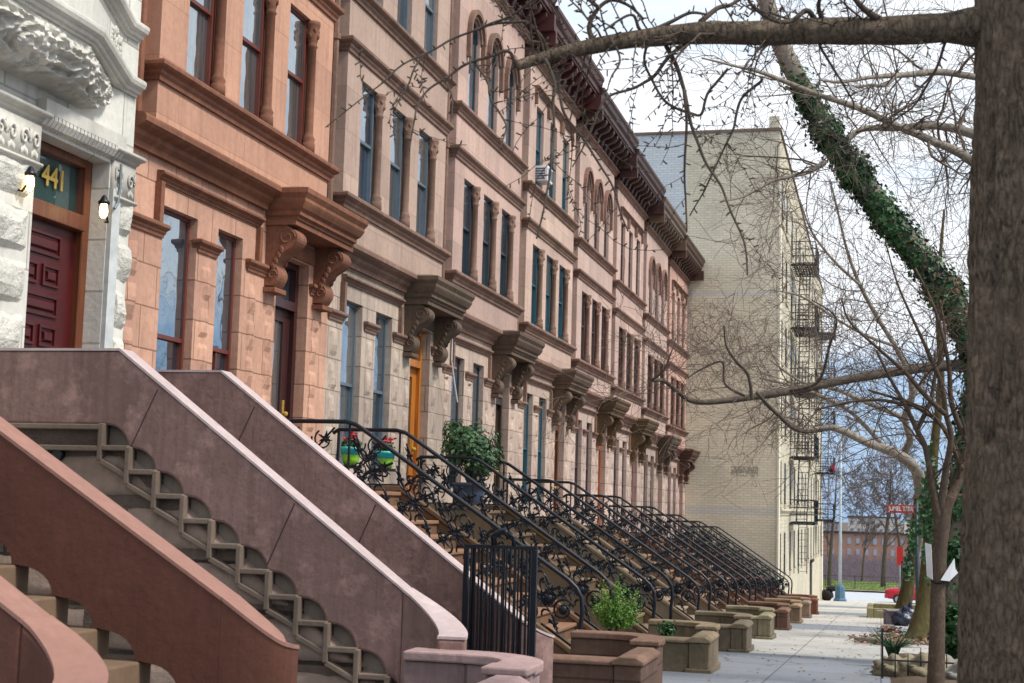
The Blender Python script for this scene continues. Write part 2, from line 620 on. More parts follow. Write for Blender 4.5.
for i in range(9000):
    x, y = rng.uniform(-12, 12), 124.6 + rng.random() ** 1.5 * 26
    z = ground(y) + .02
    a = rng.uniform(0, 6.28)
    h = rng.uniform(.05, .16)
    dx, dy = cos(a) * .03, sin(a) * .03
    b.quad((x - dx, y - dy, z), (x + dx, y + dy, z), (x + rng.uniform(-.05, .05), y + rng.uniform(-.05, .05), z + h))
tag(b.build('lawn_grass', leafy('grass_blades', (120, 142, 60), (84, 104, 44), 1)), 'short yellow green grass on the park lawn beyond the cross street', 'grass', kind='stuff')

# soil strip along the kerb where the street trees stand
soil = stone('tree_pit_soil', (92, 78, 62), .5, 1.2, streak=0, bump=1., rock=.03)
for (ya, yb) in ((6, 11), (16.5, 27), (31, 36.5), (50, 56)):
    b = MB()
    n = 12
    for i in range(n + 1):
        y = ya + (yb - ya) * i / n
        for k in range(9):
            x = .12 + 1.36 * k / 8
            e = min(i, n - i, k, 8 - k)
            b.v.append((x, y, ground(y) + .004 + (.05 * noise.noise((x * 3, y * 3, 1)) + .04 if e else 0)))
    for i in range(n):
        for k in range(8):
            a = i * 9 + k
            b.f.append((a, a + 1, a + 10, a + 9))
    tag(b.build('tree_pit_ground', soil), kind='structure')


# ------------------------------------------------------------------ facade helpers
def wall_grid(b, y0, y1, z0, z1, ops, xf, xb):
    """front face at xf pierced by rectangular openings (ya, yb, za, zb) with reveals back to xb"""
    ys = sorted({y0, y1, *[o[0] for o in ops], *[o[1] for o in ops]})
    zs = sorted({z0, z1, *[o[2] for o in ops], *[o[3] for o in ops]})
    for i in range(len(ys) - 1):
        for k in range(len(zs) - 1):
            cy, cz = (ys[i] + ys[i + 1]) / 2, (zs[k] + zs[k + 1]) / 2
            if any(o[0] < cy < o[1] and o[2] < cz < o[3] for o in ops): continue
            b.quad((xf, ys[i], zs[k]), (xf, ys[i + 1], zs[k]), (xf, ys[i + 1], zs[k + 1]), (xf, ys[i], zs[k + 1]))
    for (a, c, d, e) in ops:
        b.quad((xf, a, d), (xb, a, d), (xb, a, e), (xf, a, e))
        b.quad((xf, c, d), (xb, c, d), (xb, c, e), (xf, c, e))
        b.quad((xf, a, d), (xb, a, d), (xb, c, d), (xf, c, d))
        b.quad((xf, a, e), (xb, a, e), (xb, c, e), (xf, c, e))


def lofted(b, rings):
    """rings of (x0, x1, y0, y1, z) stacked from the bottom up"""
    s = len(b.v)
    for (x0, x1, y0, y1, z) in rings: b.v += [(x0, y0, z), (x1, y0, z), (x1, y1, z), (x0, y1, z)]
    for i in range(len(rings) - 1):
        for k in range(4): b.f.append((s + i * 4 + k, s + i * 4 + (k + 1) % 4, s + i * 4 + 4 + (k + 1) % 4, s + i * 4 + 4 + k))
    e = s + 4 * (len(rings) - 1)
    b.f += [(s + 3, s + 2, s + 1, s), (e, e + 1, e + 2, e + 3)]


def moulding(b, y0, y1, zb, zt, p, x=0., ret=0., back=.05):
    """horizontal string course with a stepped ogee profile, projecting p from plane x; ret = 1 turns it round the corners"""
    h = zt - zb
    prof = [(.25, 0), (.3, .2), (.5, .35), (.55, .5), (.85, .62), (1, .72), (1, .9), (.9, 1), (.2, 1.08)]
    lofted(b, [(x - back, x + p * q, y0 - p * q * ret, y1 + p * q * ret, zb + h * t) for q, t in prof])


def colonnette(b, y, x, z0, z1, r):
    h = z1 - z0
    b.lathe((x, y, z0), [(r * 1.5, 0), (r * 1.5, .14), (r * 1.25, .16), (r * 1.5, .2), (r * 1.1, .25), (r, .28), (r * .95, h - .36), (r * 1.25, h - .34), (r, h - .31),
                          (r * 1.05, h - .28), (r * 1.5, h - .16), (r * 1.2, h - .13), (r * 1.65, h - .05), (r * 1.65, h)], 10)
    for k in range(8):                          # leaves of the capital
        a = k * pi / 4
        b.ball((x + r * 1.25 * cos(a), y + r * 1.25 * sin(a), z1 - .2 + .07 * (k % 2)), r * .42, 6, (1, 1, 1.7))


def window(parent, y0, y1, z0, z1, x, mframe, mglass, mid=.5, arch=False, muntin=False):
    """double-hung sash window in the y-z plane; frame mesh with a glass sub-part"""
    fr, gl = MB(), MB()
    t = .042
    zm = z0 + (z1 - z0) * mid
    if arch:
        r = (y1 - y0) / 2
        zc, yc = z1 - r, (y0 + y1) / 2
        arcp = lambda q: [(yc + q * cos(pi * k / 10), zc + q * sin(pi * k / 10)) for k in range(11)]
        o, i = arcp(r - .003), arcp(r - t)
        for k in range(10):
            fr.prism([o[k], o[k + 1], i[k + 1], i[k]], x - .02, x + .06, 'x')
        gl.prism([(y0 + t, z0 + t), (y1 - t, z0 + t)] + arcp(r - t), x, x + .012, 'x')
        zt = zc
    else:
        fr.box(x - .02, x + .03, y0 + .003, y1 - .003, z1 - t, z1 - .003)
        gl.box(x, x + .012, y0 + t, y1 - t, zm, z1 - t)
        gl.box(x - .04, x - .028, y0 + t, y1 - t, z0 + t, zm)
        zt = z1 - t
    fr.box(x - .06, x + .03, y0 + .003, y0 + t, z0 + t, zt)
    fr.box(x - .06, x + .03, y1 - t, y1 - .003, z0 + t, zt)
    fr.box(x - .06, x + .08, y0 + .003, y1 - .003, z0 + .003, z0 + t)
    fr.box(x - .05, x + .02, y0 + t, y1 - t, zm - .022, zm + .022)
    if muntin:
        yc = (y0 + y1) / 2
        fr.box(x - .03, x + .005, yc - .015, yc + .015, z0 + t, zm)
    f_ = fr.build('window', mframe, parent)
    gl.build('glass', mglass, f_)
    return f_


def rockblock(b, y0, y1, z0, z1, p, back=.03):
    ny, nz_ = 7, 5
    s = len(b.v)
    for i in range(nz_ + 1):
        for k in range(ny + 1):
            y, z = y0 + (y1 - y0) * k / ny, z0 + (z1 - z0) * i / nz_
            e = min(k, ny - k, i, nz_ - i)
            d = -back if e == 0 else p * (.55 if e == 1 else 1) + p * .7 * noise.noise((y * 5, z * 5, y0))
            b.v.append((d, y, z))
    for i in range(nz_):
        for k in range(ny):
            a = s + i * (ny + 1) + k
            b.f.append((a, a + 1, a + ny + 2, a + ny + 1))


def bracket(b, y0, y1, z0, z1, p, x=0.):
    """scrolled console, big roll at the top and a small one at the foot"""
    h = z1 - z0
    pts = [(x - .03, z1)]
    n = 22
    for i in range(n + 1):
        t = i / n
        z = z1 - h * t
        if t < .42:
            q = p * (.62 + .38 * sin(pi * min(1, t / .42)) ** .7)
        elif t < .62:
            q = p * (.62 - .34 * ((t - .42) / .2))
        else:
            q = p * (.28 + .16 * sin(pi * (t - .62) / .38))
        pts.append((x + q, z))
    pts.append((x - .03, z0))
    b.prism(pts, y0, y1)
    # carved volutes on the cheeks
    for yy in (y0, y1):
        for (cx, cz, r) in ((x + p * .66, z1 - h * .2, h * .15), (x + p * .26, z1 - h * .82, h * .08)):
            sp = [(cx + r * (1 - k / 20) * cos(k * .55), yy, cz + r * (1 - k / 20) * sin(k * .55)) for k in range(18)]
            b.tube(sp, .014, 5)
        for k in range(4):
            b.ball((x + p * (.5 - .08 * k), yy, z1 - h * (.4 + .09 * k)), .035, 6, (1, .6, 1.5))


# ------------------------------------------------------------------ the brownstones
SILL = 6.05
specs = [
    # stone, lower, trim, door colour, frame, arch, label
    dict(up=(206, 158, 132), lo=(206, 160, 136), tr=(136, 92, 72), dw=(62, 30, 28), fr=(104, 52, 42), gl=(30, 50, 66), can=(140, 94, 72), arch=True,
         label='terracotta orange brownstone house standing against the white house, with dark maroon front door'),
    dict(up=(190, 164, 148), lo=(194, 176, 160), tr=(136, 108, 94), dw=(190, 116, 40), fr=(92, 106, 116), gl=(36, 56, 74), can=(112, 94, 80), arch=False,
         label='tan brownstone house with golden oak front door and flower pots below its windows'),
    dict(up=(202, 172, 158), lo=(196, 174, 158), tr=(138, 110, 96), dw=(58, 44, 36), fr=(48, 60, 68), gl=(34, 56, 70), can=(108, 88, 76), arch=True,
         label='brownstone house behind the potted shrub, arched top windows with dark grey sashes'),
    dict(up=(206, 178, 162), lo=(200, 176, 160), tr=(138, 110, 95), dw=(104, 58, 34), fr=(40, 88, 102), gl=(30, 66, 80), can=(110, 90, 76), arch=False,
         label='brownstone house with teal window frames and an air conditioner on its top floor'),
    dict(up=(206, 178, 164), lo=(202, 178, 164), tr=(140, 108, 95), dw=(164, 84, 30), fr=(84, 62, 58), gl=(54, 46, 46), can=(104, 82, 62), arch=True,
         label='pale brownstone with arched top windows just past the house with the air conditioner'),
    dict(up=(208, 178, 164), lo=(204, 180, 166), tr=(142, 110, 97), dw=(120, 44, 36), fr=(80, 56, 54), gl=(52, 46, 48), can=(106, 86, 62), arch=False,
         label='third house from the apartment block, square top windows and dark red door'),
    dict(up=(208, 180, 166), lo=(204, 182, 166), tr=(140, 110, 97), dw=(120, 56, 40), fr=(92, 54, 54), gl=(56, 46, 46), can=(100, 84, 72), arch=True,
         label='next to last brownstone of the row, with three arched top windows'),
    dict(up=(208, 168, 152), lo=(200, 174, 160), tr=(140, 106, 93), dw=(130, 66, 36), fr=(84, 60, 56), gl=(54, 48, 48), can=(104, 76, 66), arch=False,
         label='last brownstone of the row, pinkish, touching the cream apartment block'),
]
GH = 'brownstone houses in the stepped row'


def make_house(k, sp):
    i = k + 1
    Y0 = 13.3 + W * k
    rng = random.Random(50 + k)
    root = thing('brownstone_house', (-FX, Y0, 0), sp['label'], 'house', GH)
    root.location.z = -STEP * k
    mu = stone('upper_stone', sp['up'], .76, 1.08, (1.7, .62, .006), .66, .5, patch=.2)
    ml = stone('lower_stone', sp['lo'], .7, 1.1, (.62, .44, .01), .42, .55, bump=.5, patch=.3)
    mt = stone('trim_stone', sp['tr'], .5, 1.1, None, streak=.65, bump=.6, patch=.55)
    mc = stone('canopy_stone', sp['can'], .5, 1.1, None, streak=.6, bump=.6, patch=.45, moss=.16 if k else .0)
    mcor = paint('cornice_paint', [(74, 42, 38), (74, 42, 38), (76, 38, 36), (78, 40, 36), (66, 42, 38), (70, 44, 39), (104, 84, 68), (80, 54, 45)][k], .55, .4, bump=.3, scale=4)
    mfr = paint('sash_paint', sp['fr'], .5, .2)
    mgl = glass_mat('pane', sp['gl'], .42 if k < 3 else .22)
    mdw = wood('door_wood', sp['dw'])
    base = -3.2
    p1 = (.58, 1.38, 2.28, 4.64)
    p2 = (1.98, 2.74, 2.28, 4.64)
    if k == 0: p1, p2 = (.66, 1.46, 2.28, 4.64), (1.99, 2.66, 2.28, 4.64)
    door = (3.70, 4.76, 1.65, 4.66)
    s2 = [(1.0, 1.86, 6.15, 7.93), (2.38, 3.24, 6.15, 7.93), (3.76, 4.62, 6.15, 7.93)]
    s3 = [(1.05, 1.77, 9.28, 11.04), (2.44, 3.16, 9.28, 11.04), (3.85, 4.57, 9.28, 11.04)]
    # lower wall: full frontage; upper wall: the bay, set .2 proud of strips at the party lines
    b = MB()
    wall_grid(b, 0 if k else -.3, W, base, 5.12, [p1, p2, door], 0, -.4)
    b.box(-9, -.402, 0 if k else -.3, W, base, 12.3)
    # rock-faced quoin blocks standing proud on the piers
    for y, wd in ((.1 if k else -.14, .26), (1.60, .22), (2.86, .2), (3.40, .2), (4.88, .24)):
        z = 2.0
        while z < 4.2:
            h = rng.choice((.42, .44, .46))
            rockblock(b, y - .02 * rng.random(), y + wd + .03 * rng.random(), z, min(z + h - .012, 4.27), .035, .012)
            z += h
    b.build('wall', ml, root, bevel=0)
    b = MB()
    wall_grid(b, .38, 5.28, 5.405, 12.0, s2 + s3, 0, -.4)
    b.quad((0, .38, 5.405), (-.22, .38, 5.405), (-.22, .38, 12.0), (0, .38, 12.0))
    b.quad((0, 5.28, 5.405), (-.22, 5.28, 5.405), (-.22, 5.28, 12.0), (0, 5.28, 12.0))
    b.quad((-.22, 0 if k else -.3, 5.1), (-.22, .38, 5.1), (-.22, .38, 12.2), (-.22, 0 if k else -.3, 12.2))
    b.quad((-.22, 5.28, 5.1), (-.22, W, 5.1), (-.22, W, 12.2), (-.22, 5.28, 12.2))
    if sp['arch']:
        for (a, c, d, e) in s3:
            r = (c - a) / 2
            yc, zc = (a + c) / 2, e - r
            arc = [(yc + r * cos(pi * j / 12), zc + r * sin(pi * j / 12)) for j in range(13)]
            b.prism([(c, e)] + arc[:7], -.3, -.002, 'x')
            b.prism([(a, e)] + arc[:5:-1], -.3, -.002, 'x')
    b.build('upper_wall', mu, root)
    # trim
    b = MB()
    moulding(b, .06 if k else -.26, 3.2, 5.1, 5.40, .24)
    b.build('belt_course', mt if k else mc, root)
    b = MB()
    moulding(b, .38, 5.28, 5.92, 6.12, .13, 0, 1, .2)
    b.build('sill_course', mt, root)
    b = MB()
    moulding(b, .38, 5.28, 8.18, 8.38, .11, 0, 1, .2)
    b.build('string_course', mt, root)
    b = MB()
    moulding(b, .38, 5.28, 8.98, 9.18, .13, 0, 1, .2)
    b.build('sill_course', mt, root)
    b = MB()                                     # label mould over the parlour windows, with a drop at the left
    moulding(b, .46, 3.1, 4.86, 4.97, .09)
    b.box(-.02, .075, .44, .52, 4.42, 4.855)
    b.box(-.02, .06, 3.02, 3.10, 4.42, 4.855)
    b.build('label_mould', mt, root)
    for (a, c) in ((.02 if k else -.22, .56 if k else .64), (1.48, 1.95), (2.80, 3.30), (3.34, 3.66), (4.82, 5.26)):
        b = MB()
        moulding(b, a, c, 4.28, 4.42, .08, 0, .6)
        b.build('impost', mt, root)
    # door canopy on two scrolled brackets
    b = MB()
    cp = [(.42, 5.0), (.42, 5.03), (.46, 5.05), (.46, 5.10), (.50, 5.13), (.53, 5.18), (.545, 5.21), (.545, 5.25), (.585, 5.31), (.585, 5.37), (.40, 5.41)]
    lofted(b, [(-.05, q, 3.30 - (q - .42) * .7, 5.26 + (q - .42) * .7, z) for q, z in cp])
    b.box(-.03, .40, 3.29, 5.32, 4.93, 4.998)
    cn = b.build('canopy', mc, root)
    for (a, c) in ((3.32, 3.62), (4.92, 5.22)):
        b = MB()
        bracket(b, a, c, 4.18, 4.93, .42)
        b.box(-.02, .16, a - .03, c + .03, 4.10, 4.157)
        b.build('bracket', mc if k else mt, cn)
    # carved panel above the door head
    b = MB()
    for j in range(16):
        b.ball((.02, 3.78 + .06 * j, 4.78 + .03 * sin(j * 1.7)), .04, 6, (.6, 1, 1.3))
    b.box(-.02, .03, 3.64, 4.90, 4.68, 4.885)
    b.build('carved_lintel', mc if k else mt, root)
    # colonnettes beside the second-floor windows
    for (a, c, d, e) in s2:
        b = MB()
        colonnette(b, c - .085, .0, 6.12, 7.92, .062)
        b.build('colonnette', mt, root, True)
        MB().box(-.3, -.11, c - .149, c - .001, d + .001, e - .001).build('window_casing', mt, root)
    # top-floor hoods
    if sp['arch']:
        for (a, c, d, e) in s3:
            b = MB()
            r = (c - a) / 2
            yc, zc = (a + c) / 2, e - r
            for (ro, ri, p) in ((r + .17, r + .08, .09), (r + .083, r + .01, .04)):
                for j in range(12):
                    q = [(yc + rr * cos(pi * (j + s) / 12), zc + rr * sin(pi * (j + s) / 12)) for rr, s in ((ro, 0), (ro, 1), (ri, 1), (ri, 0))]
                    b.prism(q, -.02, p, 'x')
            b.box(-.02, .08, a - .19, a - .08, zc - .5, zc - .003)
            b.box(-.02, .08, c + .08, c + .19, zc - .5, zc - .003)
            b.build('window_hood', mt, root)
    else:
        b = MB()
        moulding(b, .82, 4.82, 11.30, 11.42, .12)
        for yy in (.82, 2.06, 2.20, 3.44, 3.6, 4.74):
            b.box(-.02, .07, yy, yy + .08, 11.02, 11.305)
        b.build('window_hood', mt, root)
    # windows
    mid = .5
    for n_, o in enumerate((p1, p2)): window(root, *o, -.12, mfr, mgl, .42 if k == 0 else .5, muntin=(k == 0 and n_ == 1))
    for (a, c, d, e) in s2: window(root, a, c - .15, d, e, -.09, mfr, mgl, .52)
    for (a, c, d, e) in s3: window(root, a, c, d, e, -.10, mfr, mgl, .5, sp['arch'])
    # door: leaf with a tall pane, transom light above
    a, c, d, e = door
    b = MB()
    x = -.22
    b.box(x - .08, x + .08, a, a + .1, d, e); b.box(x - .08, x + .08, c - .1, c, d, e)
    b.box(x - .08, x + .08, a + .1, c - .1, e - .08, e)
    b.box(x - .08, x + .11, a + .1, c - .1, 4.02, 4.14)
    b.box(x - .05, x + .01, a + .1, c - .1, d, d + .5)
    b.box(x - .05, x + .02, a + .1, a + .32, d + .5, 4.02); b.box(x - .05, x + .02, c - .32, c - .1, d + .5, 4.02)
    b.box(x - .05, x + .02, a + .32, c - .32, 3.86, 4.02)
    b.box(x + .01, x + .03, a + .24, c - .24, d + .1, d + .42)
    dr = b.build('door', mdw, root, bevel=.006)
    b = MB()
    b.box(x - .03, x - .01, a + .32, c - .32, d + .5, 3.86)
    b.box(x - .03, x - .01, a + .1, c - .1, 4.14, e - .08)
    b.build('glass', mgl, dr)
    b = MB()
    b.box(x + .02, x + .035, c - .26, c - .2, d + .95, d + 1.2)
    b.ball((x + .07, c - .23, d + 1.02), .035, 8)
    b.build('handle', M['gold'], dr)
    # frieze and bracketed cornice
    b = MB()
    moulding(b, .02, W - .02, 11.88, 12.04, .12)
    b.build('frieze_mould', mt, root)
    b = MB()
    b.box(-.25, .1, .012, W - .012, 12.03, 12.46)
    for j in range(10):
        y = .2 + j * (W - .56) / 9
        pr = [(.1, 12.06), (.16, 12.06), (.22, 12.2), (.42, 12.28), (.48, 12.36), (.48, 12.44), (.1, 12.44)]
        b.prism(pr, y, y + .16)
        b.box(.101, .13, y + .24, y + .46, 12.12, 12.34)
    b.prism([(-.25, 12.46), (.50, 12.46), (.50, 12.5), (.54, 12.52), (.54, 12.62), (.60, 12.68), (.62, 12.78), (.66, 12.84), (.66, 12.92), (-.25, 12.93)], .012, W - .012)
    b.box(-.1, .62, .012, .15, 12.1, 12.459); b.box(-.1, .62, W - .15, W - .012, 12.1, 12.459)
    b.build('cornice', mcor, root)
    MB().box(-9, -.26, .01, W - .01, 12.31, 12.6).build('roof', M['roof'], root)
    # rain pipe in the recess at the party line
    b = MB()
    b.tube([(-.13, .2, -.5 + 5.9), (-.13, .2, 12.1)], .055, 8)
    for z in (6.4, 8.3, 10.2): b.lathe((-.13, .2, z), [(.075, 0), (.075, .08)], 8)
    b.build('rain_pipe', mt, root)
    return root


for k, sp in enumerate(specs): make_house(k, sp)

# ------------------------------------------------------------------ white stone house, number 441
XW = -7.2
root = thing('white_stone_house', (XW, 7.8, 0), 'white rock-faced stone house with carved bay and maroon door numbered 441', 'house')
mw = stone('white_limestone', (228, 225, 214), .8, 1.05, (1.0, .5, .012), .55, .35, bump=.5)
mwr = stone('white_rockface', (230, 227, 216), .74, 1.06, None, streak=.4, bump=.6, rock=.09)
mwc = stone('white_carving', (220, 216, 205), .5, 1.08, None, streak=.3, bump=.5)
o = 7.8
D441 = (11.24 - o, 12.5 - o, 2.14, 4.75)
yR = 12.93 - o
b = MB()
wall_grid(b, 0, yR, -1, 12.8, [D441], 0, -.3)
b.quad((0, yR, -1), (-9, yR, -1), (-9, yR, 12.8), (0, yR, 12.8))
b.quad((0, 0, -1), (-9, 0, -1), (-9, 0, 12.8), (0, 0, 12.8))
b.quad((0, 0, 12.8), (0, yR, 12.8), (-9, yR, 12.8), (-9, 0, 12.8))
b.box(-9, -.302, .01, yR - .01, -1, 12.7)
b.build('wall', mw, root)
# rock-faced blocks of the piers either side of the door
rng = random.Random(2)


for (a, c) in ((10.3, 11.235), (12.66, 12.93)):
    b = MB()
    z = 1.3
    while z < 4.3:
        rockblock(b, a - o, c - o, z, z + .445, .07)
        z += .46
    b.build('rock_faced_pier', mwr, root)
b = MB()                                         # smooth jamb strip right of the door
b.box(-.02, .05, 12.505 - o, 12.655 - o, 1.88, 4.5)
b.build('jamb', paint('jamb_paint', (190, 194, 192), .7, .25), root)
for (a, c) in ((10.0 - o, 11.24 - o), (12.52 - o, 12.93 - o)):
    b = MB()                                     # carved capitals with rolls of leaves
    moulding(b, a, c, 4.78, 4.90, .12, 0, .5)
    moulding(b, a, c, 4.36, 4.44, .08)
    b.box(-.02, .04, a, c, 4.44, 4.779)
    n = max(2, int((c - a) / .17))
    for j in range(n):
        yc = a + (c - a) * (j + .5) / n
        m_ = 1 if j % 2 else -1
        sp_ = [(.05, yc + m_ * (.062 * (1 - q / 16)) * cos(q * .6), 4.62 + (.085 * (1 - q / 16)) * sin(q * .6)) for q in range(15)]
        b.tube(sp_, [.017 - .0005 * q for q in range(15)], 5)
        for q in range(5):
            b.ball((.045, yc + m_ * (.05 - .02 * q), 4.52 - .012 * abs(q - 2)), .02, 6, (.7, .8, 1.6))
        b.ball((.05, yc + m_ * .08, 4.66), .022, 6, (.6, .7, 3.2))
    b.build('capital', mwc, root, True)
b = MB()                                         # fringed lintel over the door
b.box(-.05, .10, 11.2 - o, 12.62 - o, 4.90, 5.02)
for j in range(22):
    y = 11.22 - o + j * .063
    b.prism([(-.01, 4.905), (.098, 4.905), (.098, 4.86), (.06, 4.80), (-.01, 4.775)], y, y + .05)
b.build('lintel', mwc, root)


def bay_ring(z, grow=0., n=26):
    """plan of the bowed bay: straight front, then a slanting side back to the wall"""
    pts = []
    for i in range(n + 1):
        y = 8.3 + (12.62 - 8.3) * i / n
        d = .46 * min(1, max(0, (12.62 - y) / 1.36)) * min(1, max(0, (y - 8.3) / .8))
        pts.append((d + grow, y - o))
    return pts


b = MB()
for (za, zb, g) in ((5.66, 6.08, 0), (6.22, 12.3, 0)):
    r = bay_ring(0, g)
    for i in range(len(r) - 1):
        b.quad((r[i][0], r[i][1], za), (r[i + 1][0], r[i + 1][1], za), (r[i + 1][0], r[i + 1][1], zb), (r[i][0], r[i][1], zb))
b.build('bay', mw, root)


def swept(b, prof, yend):
    r = bay_ring(0, 0) + [(0, yend)]
    s = len(b.v)
    n = len(prof)
    for (x, y) in r:
        for (p, z) in prof: b.v.append((x + p, y, z))
    for i in range(len(r) - 1):
        for k in range(n - 1):
            b.f.append((s + i * n + k, s + (i + 1) * n + k, s + (i + 1) * n + k + 1, s + i * n + k + 1))
    e = s + (len(r) - 1) * n
    b.f.append(tuple(e + k for k in range(n)))


pm = [(-.05, .0), (.03, .0), (.03, .025), (.06, .03), (.065, .06), (.11, .08), (.125, .115), (.125, .145), (.10, .165), (-.05, .175)]
b = MB()
swept(b, [(p, 5.50 + z) for p, z in pm], 12.90 - o)
b.build('belt_course', mwc, root)
b = MB()
swept(b, [(p, 6.06 + z) for p, z in pm], 12.90 - o)
b.build('sill_course', mwc, root)
b = MB()                                         # carved corbel below the bay
ny, nn = 300, 80
for i in range(ny + 1):
    y = 8.3 + (12.45 - 8.3) * i / ny
    d = .46 * min(1, max(0, (12.45 - y) / 1.2)) * min(1, max(0, (y - 8.3) / .8))
    drop = .36 * min(1, (max(0, (12.45 - y)) / .55)) ** .5 + .02
    for k in range(nn + 1):
        a = k / nn * pi / 2
        x = d * sin(a) + .0
        z = 5.50 - drop * cos(a)
        n1 = noise.noise((y * 7 + 2.2 * noise.noise((y * 3, z * 5, 0)), z * 11, 3.1))
        n2 = noise.noise((y * 17, z * 21, 7.7))
        n3 = noise.noise((y * 13 + 1.8 * n1, z * 16, 9.1))
        rel = .04 * (1 - abs(n1) * 2.8) + .035 * (1 - abs(n3) * 3) + .012 * n2
        rel *= min(1, 4 * k / nn, 6 * (nn - k) / nn) * min(1, (12.45 - y) * 6)
        b.v.append((x + max(-.02, rel) * (1 if d > .02 else .3), y - o, z - rel * .6 * cos(a)))
for i in range(ny):
    for k in range(nn):
        a = i * (nn + 1) + k
        b.f.append((a, a + 1, a + nn + 2, a + nn + 1))
b.build('carved_corbel', mwc, root, True)
b = MB()                                         # low-relief panel between the two mouldings
for j in range(60):
    y, z = rng.uniform(12.05, 12.5) - o, rng.uniform(5.74, 5.98)
    x = .46 * max(0, (12.62 - o - y) / 1.36)
    b.ball((x, y, z), rng.uniform(.02, .04), 6, (.6, 1, 1))
b.build('relief_panel', mwc, root, True)
# door, transom and number
a, c, d, e = D441
x = -.24
mfrm = wood('door_frame_brown', (112, 62, 36))
mmar = paint('maroon_paint', (74, 20, 22), .35, .3)
b = MB()
b.box(x - .06, x + .06, a + .001, a + .12, d, e - .001); b.box(x - .06, x + .06, c - .13, c - .001, d, e - .001)
b.box(x - .06, x + .06, a + .12, c - .13, e - .08, e - .001)
b.box(x - .06, x + .10, a + .12, c - .13, 4.05, 4.2)
fr = b.build('door_frame', mfrm, root, bevel=.008)
b = MB()
b.box(x - .04, x - .02, a + .12, c - .13, 4.2, e - .08)
tr = b.build('transom_glass', glass_mat('transom_pane', (24, 62, 60), .18), fr)
b = MB()
b.box(x - .04, x, a + .12, c - .13, d, 4.05)
for (y0, y1, z0, z1) in ((.2, .84, 3.74, 3.95), (.2, .48, 3.46, 3.66), (.56, .84, 3.46, 3.66), (.2, .84, 3.18, 3.38), (.2, .48, 2.90, 3.10), (.56, .84, 2.90, 3.10), (.2, .84, 2.52, 2.82)):
    y0, y1 = a + .02 + y0, a + .02 + y1
    for (ya, yb, za, zb_) in ((y0, y1, z0, z0 + .028), (y0, y1, z1 - .028, z1), (y0, y0 + .028, z0 + .029, z1 - .029), (y1 - .028, y1, z0 + .029, z1 - .029)):
        b.box(x - .005, x + .022, ya, yb, za, zb_)
    lofted(b, [(0, 0, 0, 0, 0)][:0] or [(x - .004, x + .001, y0 + .05, y1 - .05, z0 + .05), (x - .004, x + .026, y0 + .075, y1 - .075, z0 + .068), (x - .004, x + .026, y0 + .075, y1 - .075, z1 - .068), (x - .004, x + .001, y0 + .05, y1 - .05, z1 - .05)])
dr = b.build('door', mmar, root, bevel=.006)
b = MB()
b.box(x, x + .03, a + .13, a + .19, 2.75, 2.98)
b.ball((x + .06, a + .16, 2.82), .04, 8)
b.build('handle', M['black'], dr)
lettering('441', 'house_number', M['gold'], tr, .27,
          Matrix.Translation((x + .0, (a + c) / 2 + .06, 4.47)) @ Matrix(((0, 0, 1, 0), (1, 0, 0, 0), (0, 1, 0, 0), (0, 0, 0, 1))))
# number floats a hair off the pane on a painted strip
warm = glow('lamp_bulb_glow', (255, 214, 140), 5)


def wall_lamp(y, xo, label, dy, reach):
    r = thing('wall_lamp', (XW, y, 4.24), label, 'lamp', 'lit lamps beside the numbered door')
    b = MB()
    b.tube([(xo - reach, dy, -.12), (xo - reach * .4, dy * .8, -.14), (xo, dy * .2, -.02), (xo, 0, .12)], .016, 6)
    b.lathe((xo, 0, .07), [(.075, 0), (.08, .03), (.05, .06), (.035, .1), (.015, .12)], 12)
    b.build('bracket_arm', M['iron'], r, True)
    b = MB()
    b.lathe((xo, 0, -.12), [(.025, 0), (.05, .03), (.058, .08), (.05, .15), (.04, .19)], 12)
    b.build('lit_globe', warm, r, True)
    b = MB()
    for k in range(4):
        t = k * pi / 2 + .4
        b.tube([(xo + .062 * cos(t), .062 * sin(t), .08), (xo + .066 * cos(t), .066 * sin(t), -.04), (xo + .03 * cos(t), .03 * sin(t), -.13)], .005, 4)
    b.build('cage', M['iron'], r)
    r.scale = (.7, .7, .7)


wall_lamp(11.04, .12, 'lit caged lamp on the pier left of the transom number', -.12, .1)
wall_lamp(12.24, .16, 'lit caged lamp on the pale jamb right of the maroon door', .26, .12)
b = MB()
b.tube([(.075, 12.58 - o, 4.75), (.075, 12.585 - o, 4.5), (.07, 12.56 - o, 4.36), (.075, 12.5 - o, 4.3)], .014, 6)
b.build('cable_conduit', paint('conduit', (120, 130, 136), .5), root)


# ------------------------------------------------------------------ stoops with solid parapets
def step_profile(L, X0, n, r, t, zbot):
    pts = [(-7.36, zbot), (-7.36, L)]
    x, z = X0, L
    pts.append((x, z))
    for i in range(n):
        z -= r
        pts.append((x, z))
        if i < n - 1:
            x += t
            pts.append((x, z))
    pts.append((x, zbot))
    return pts


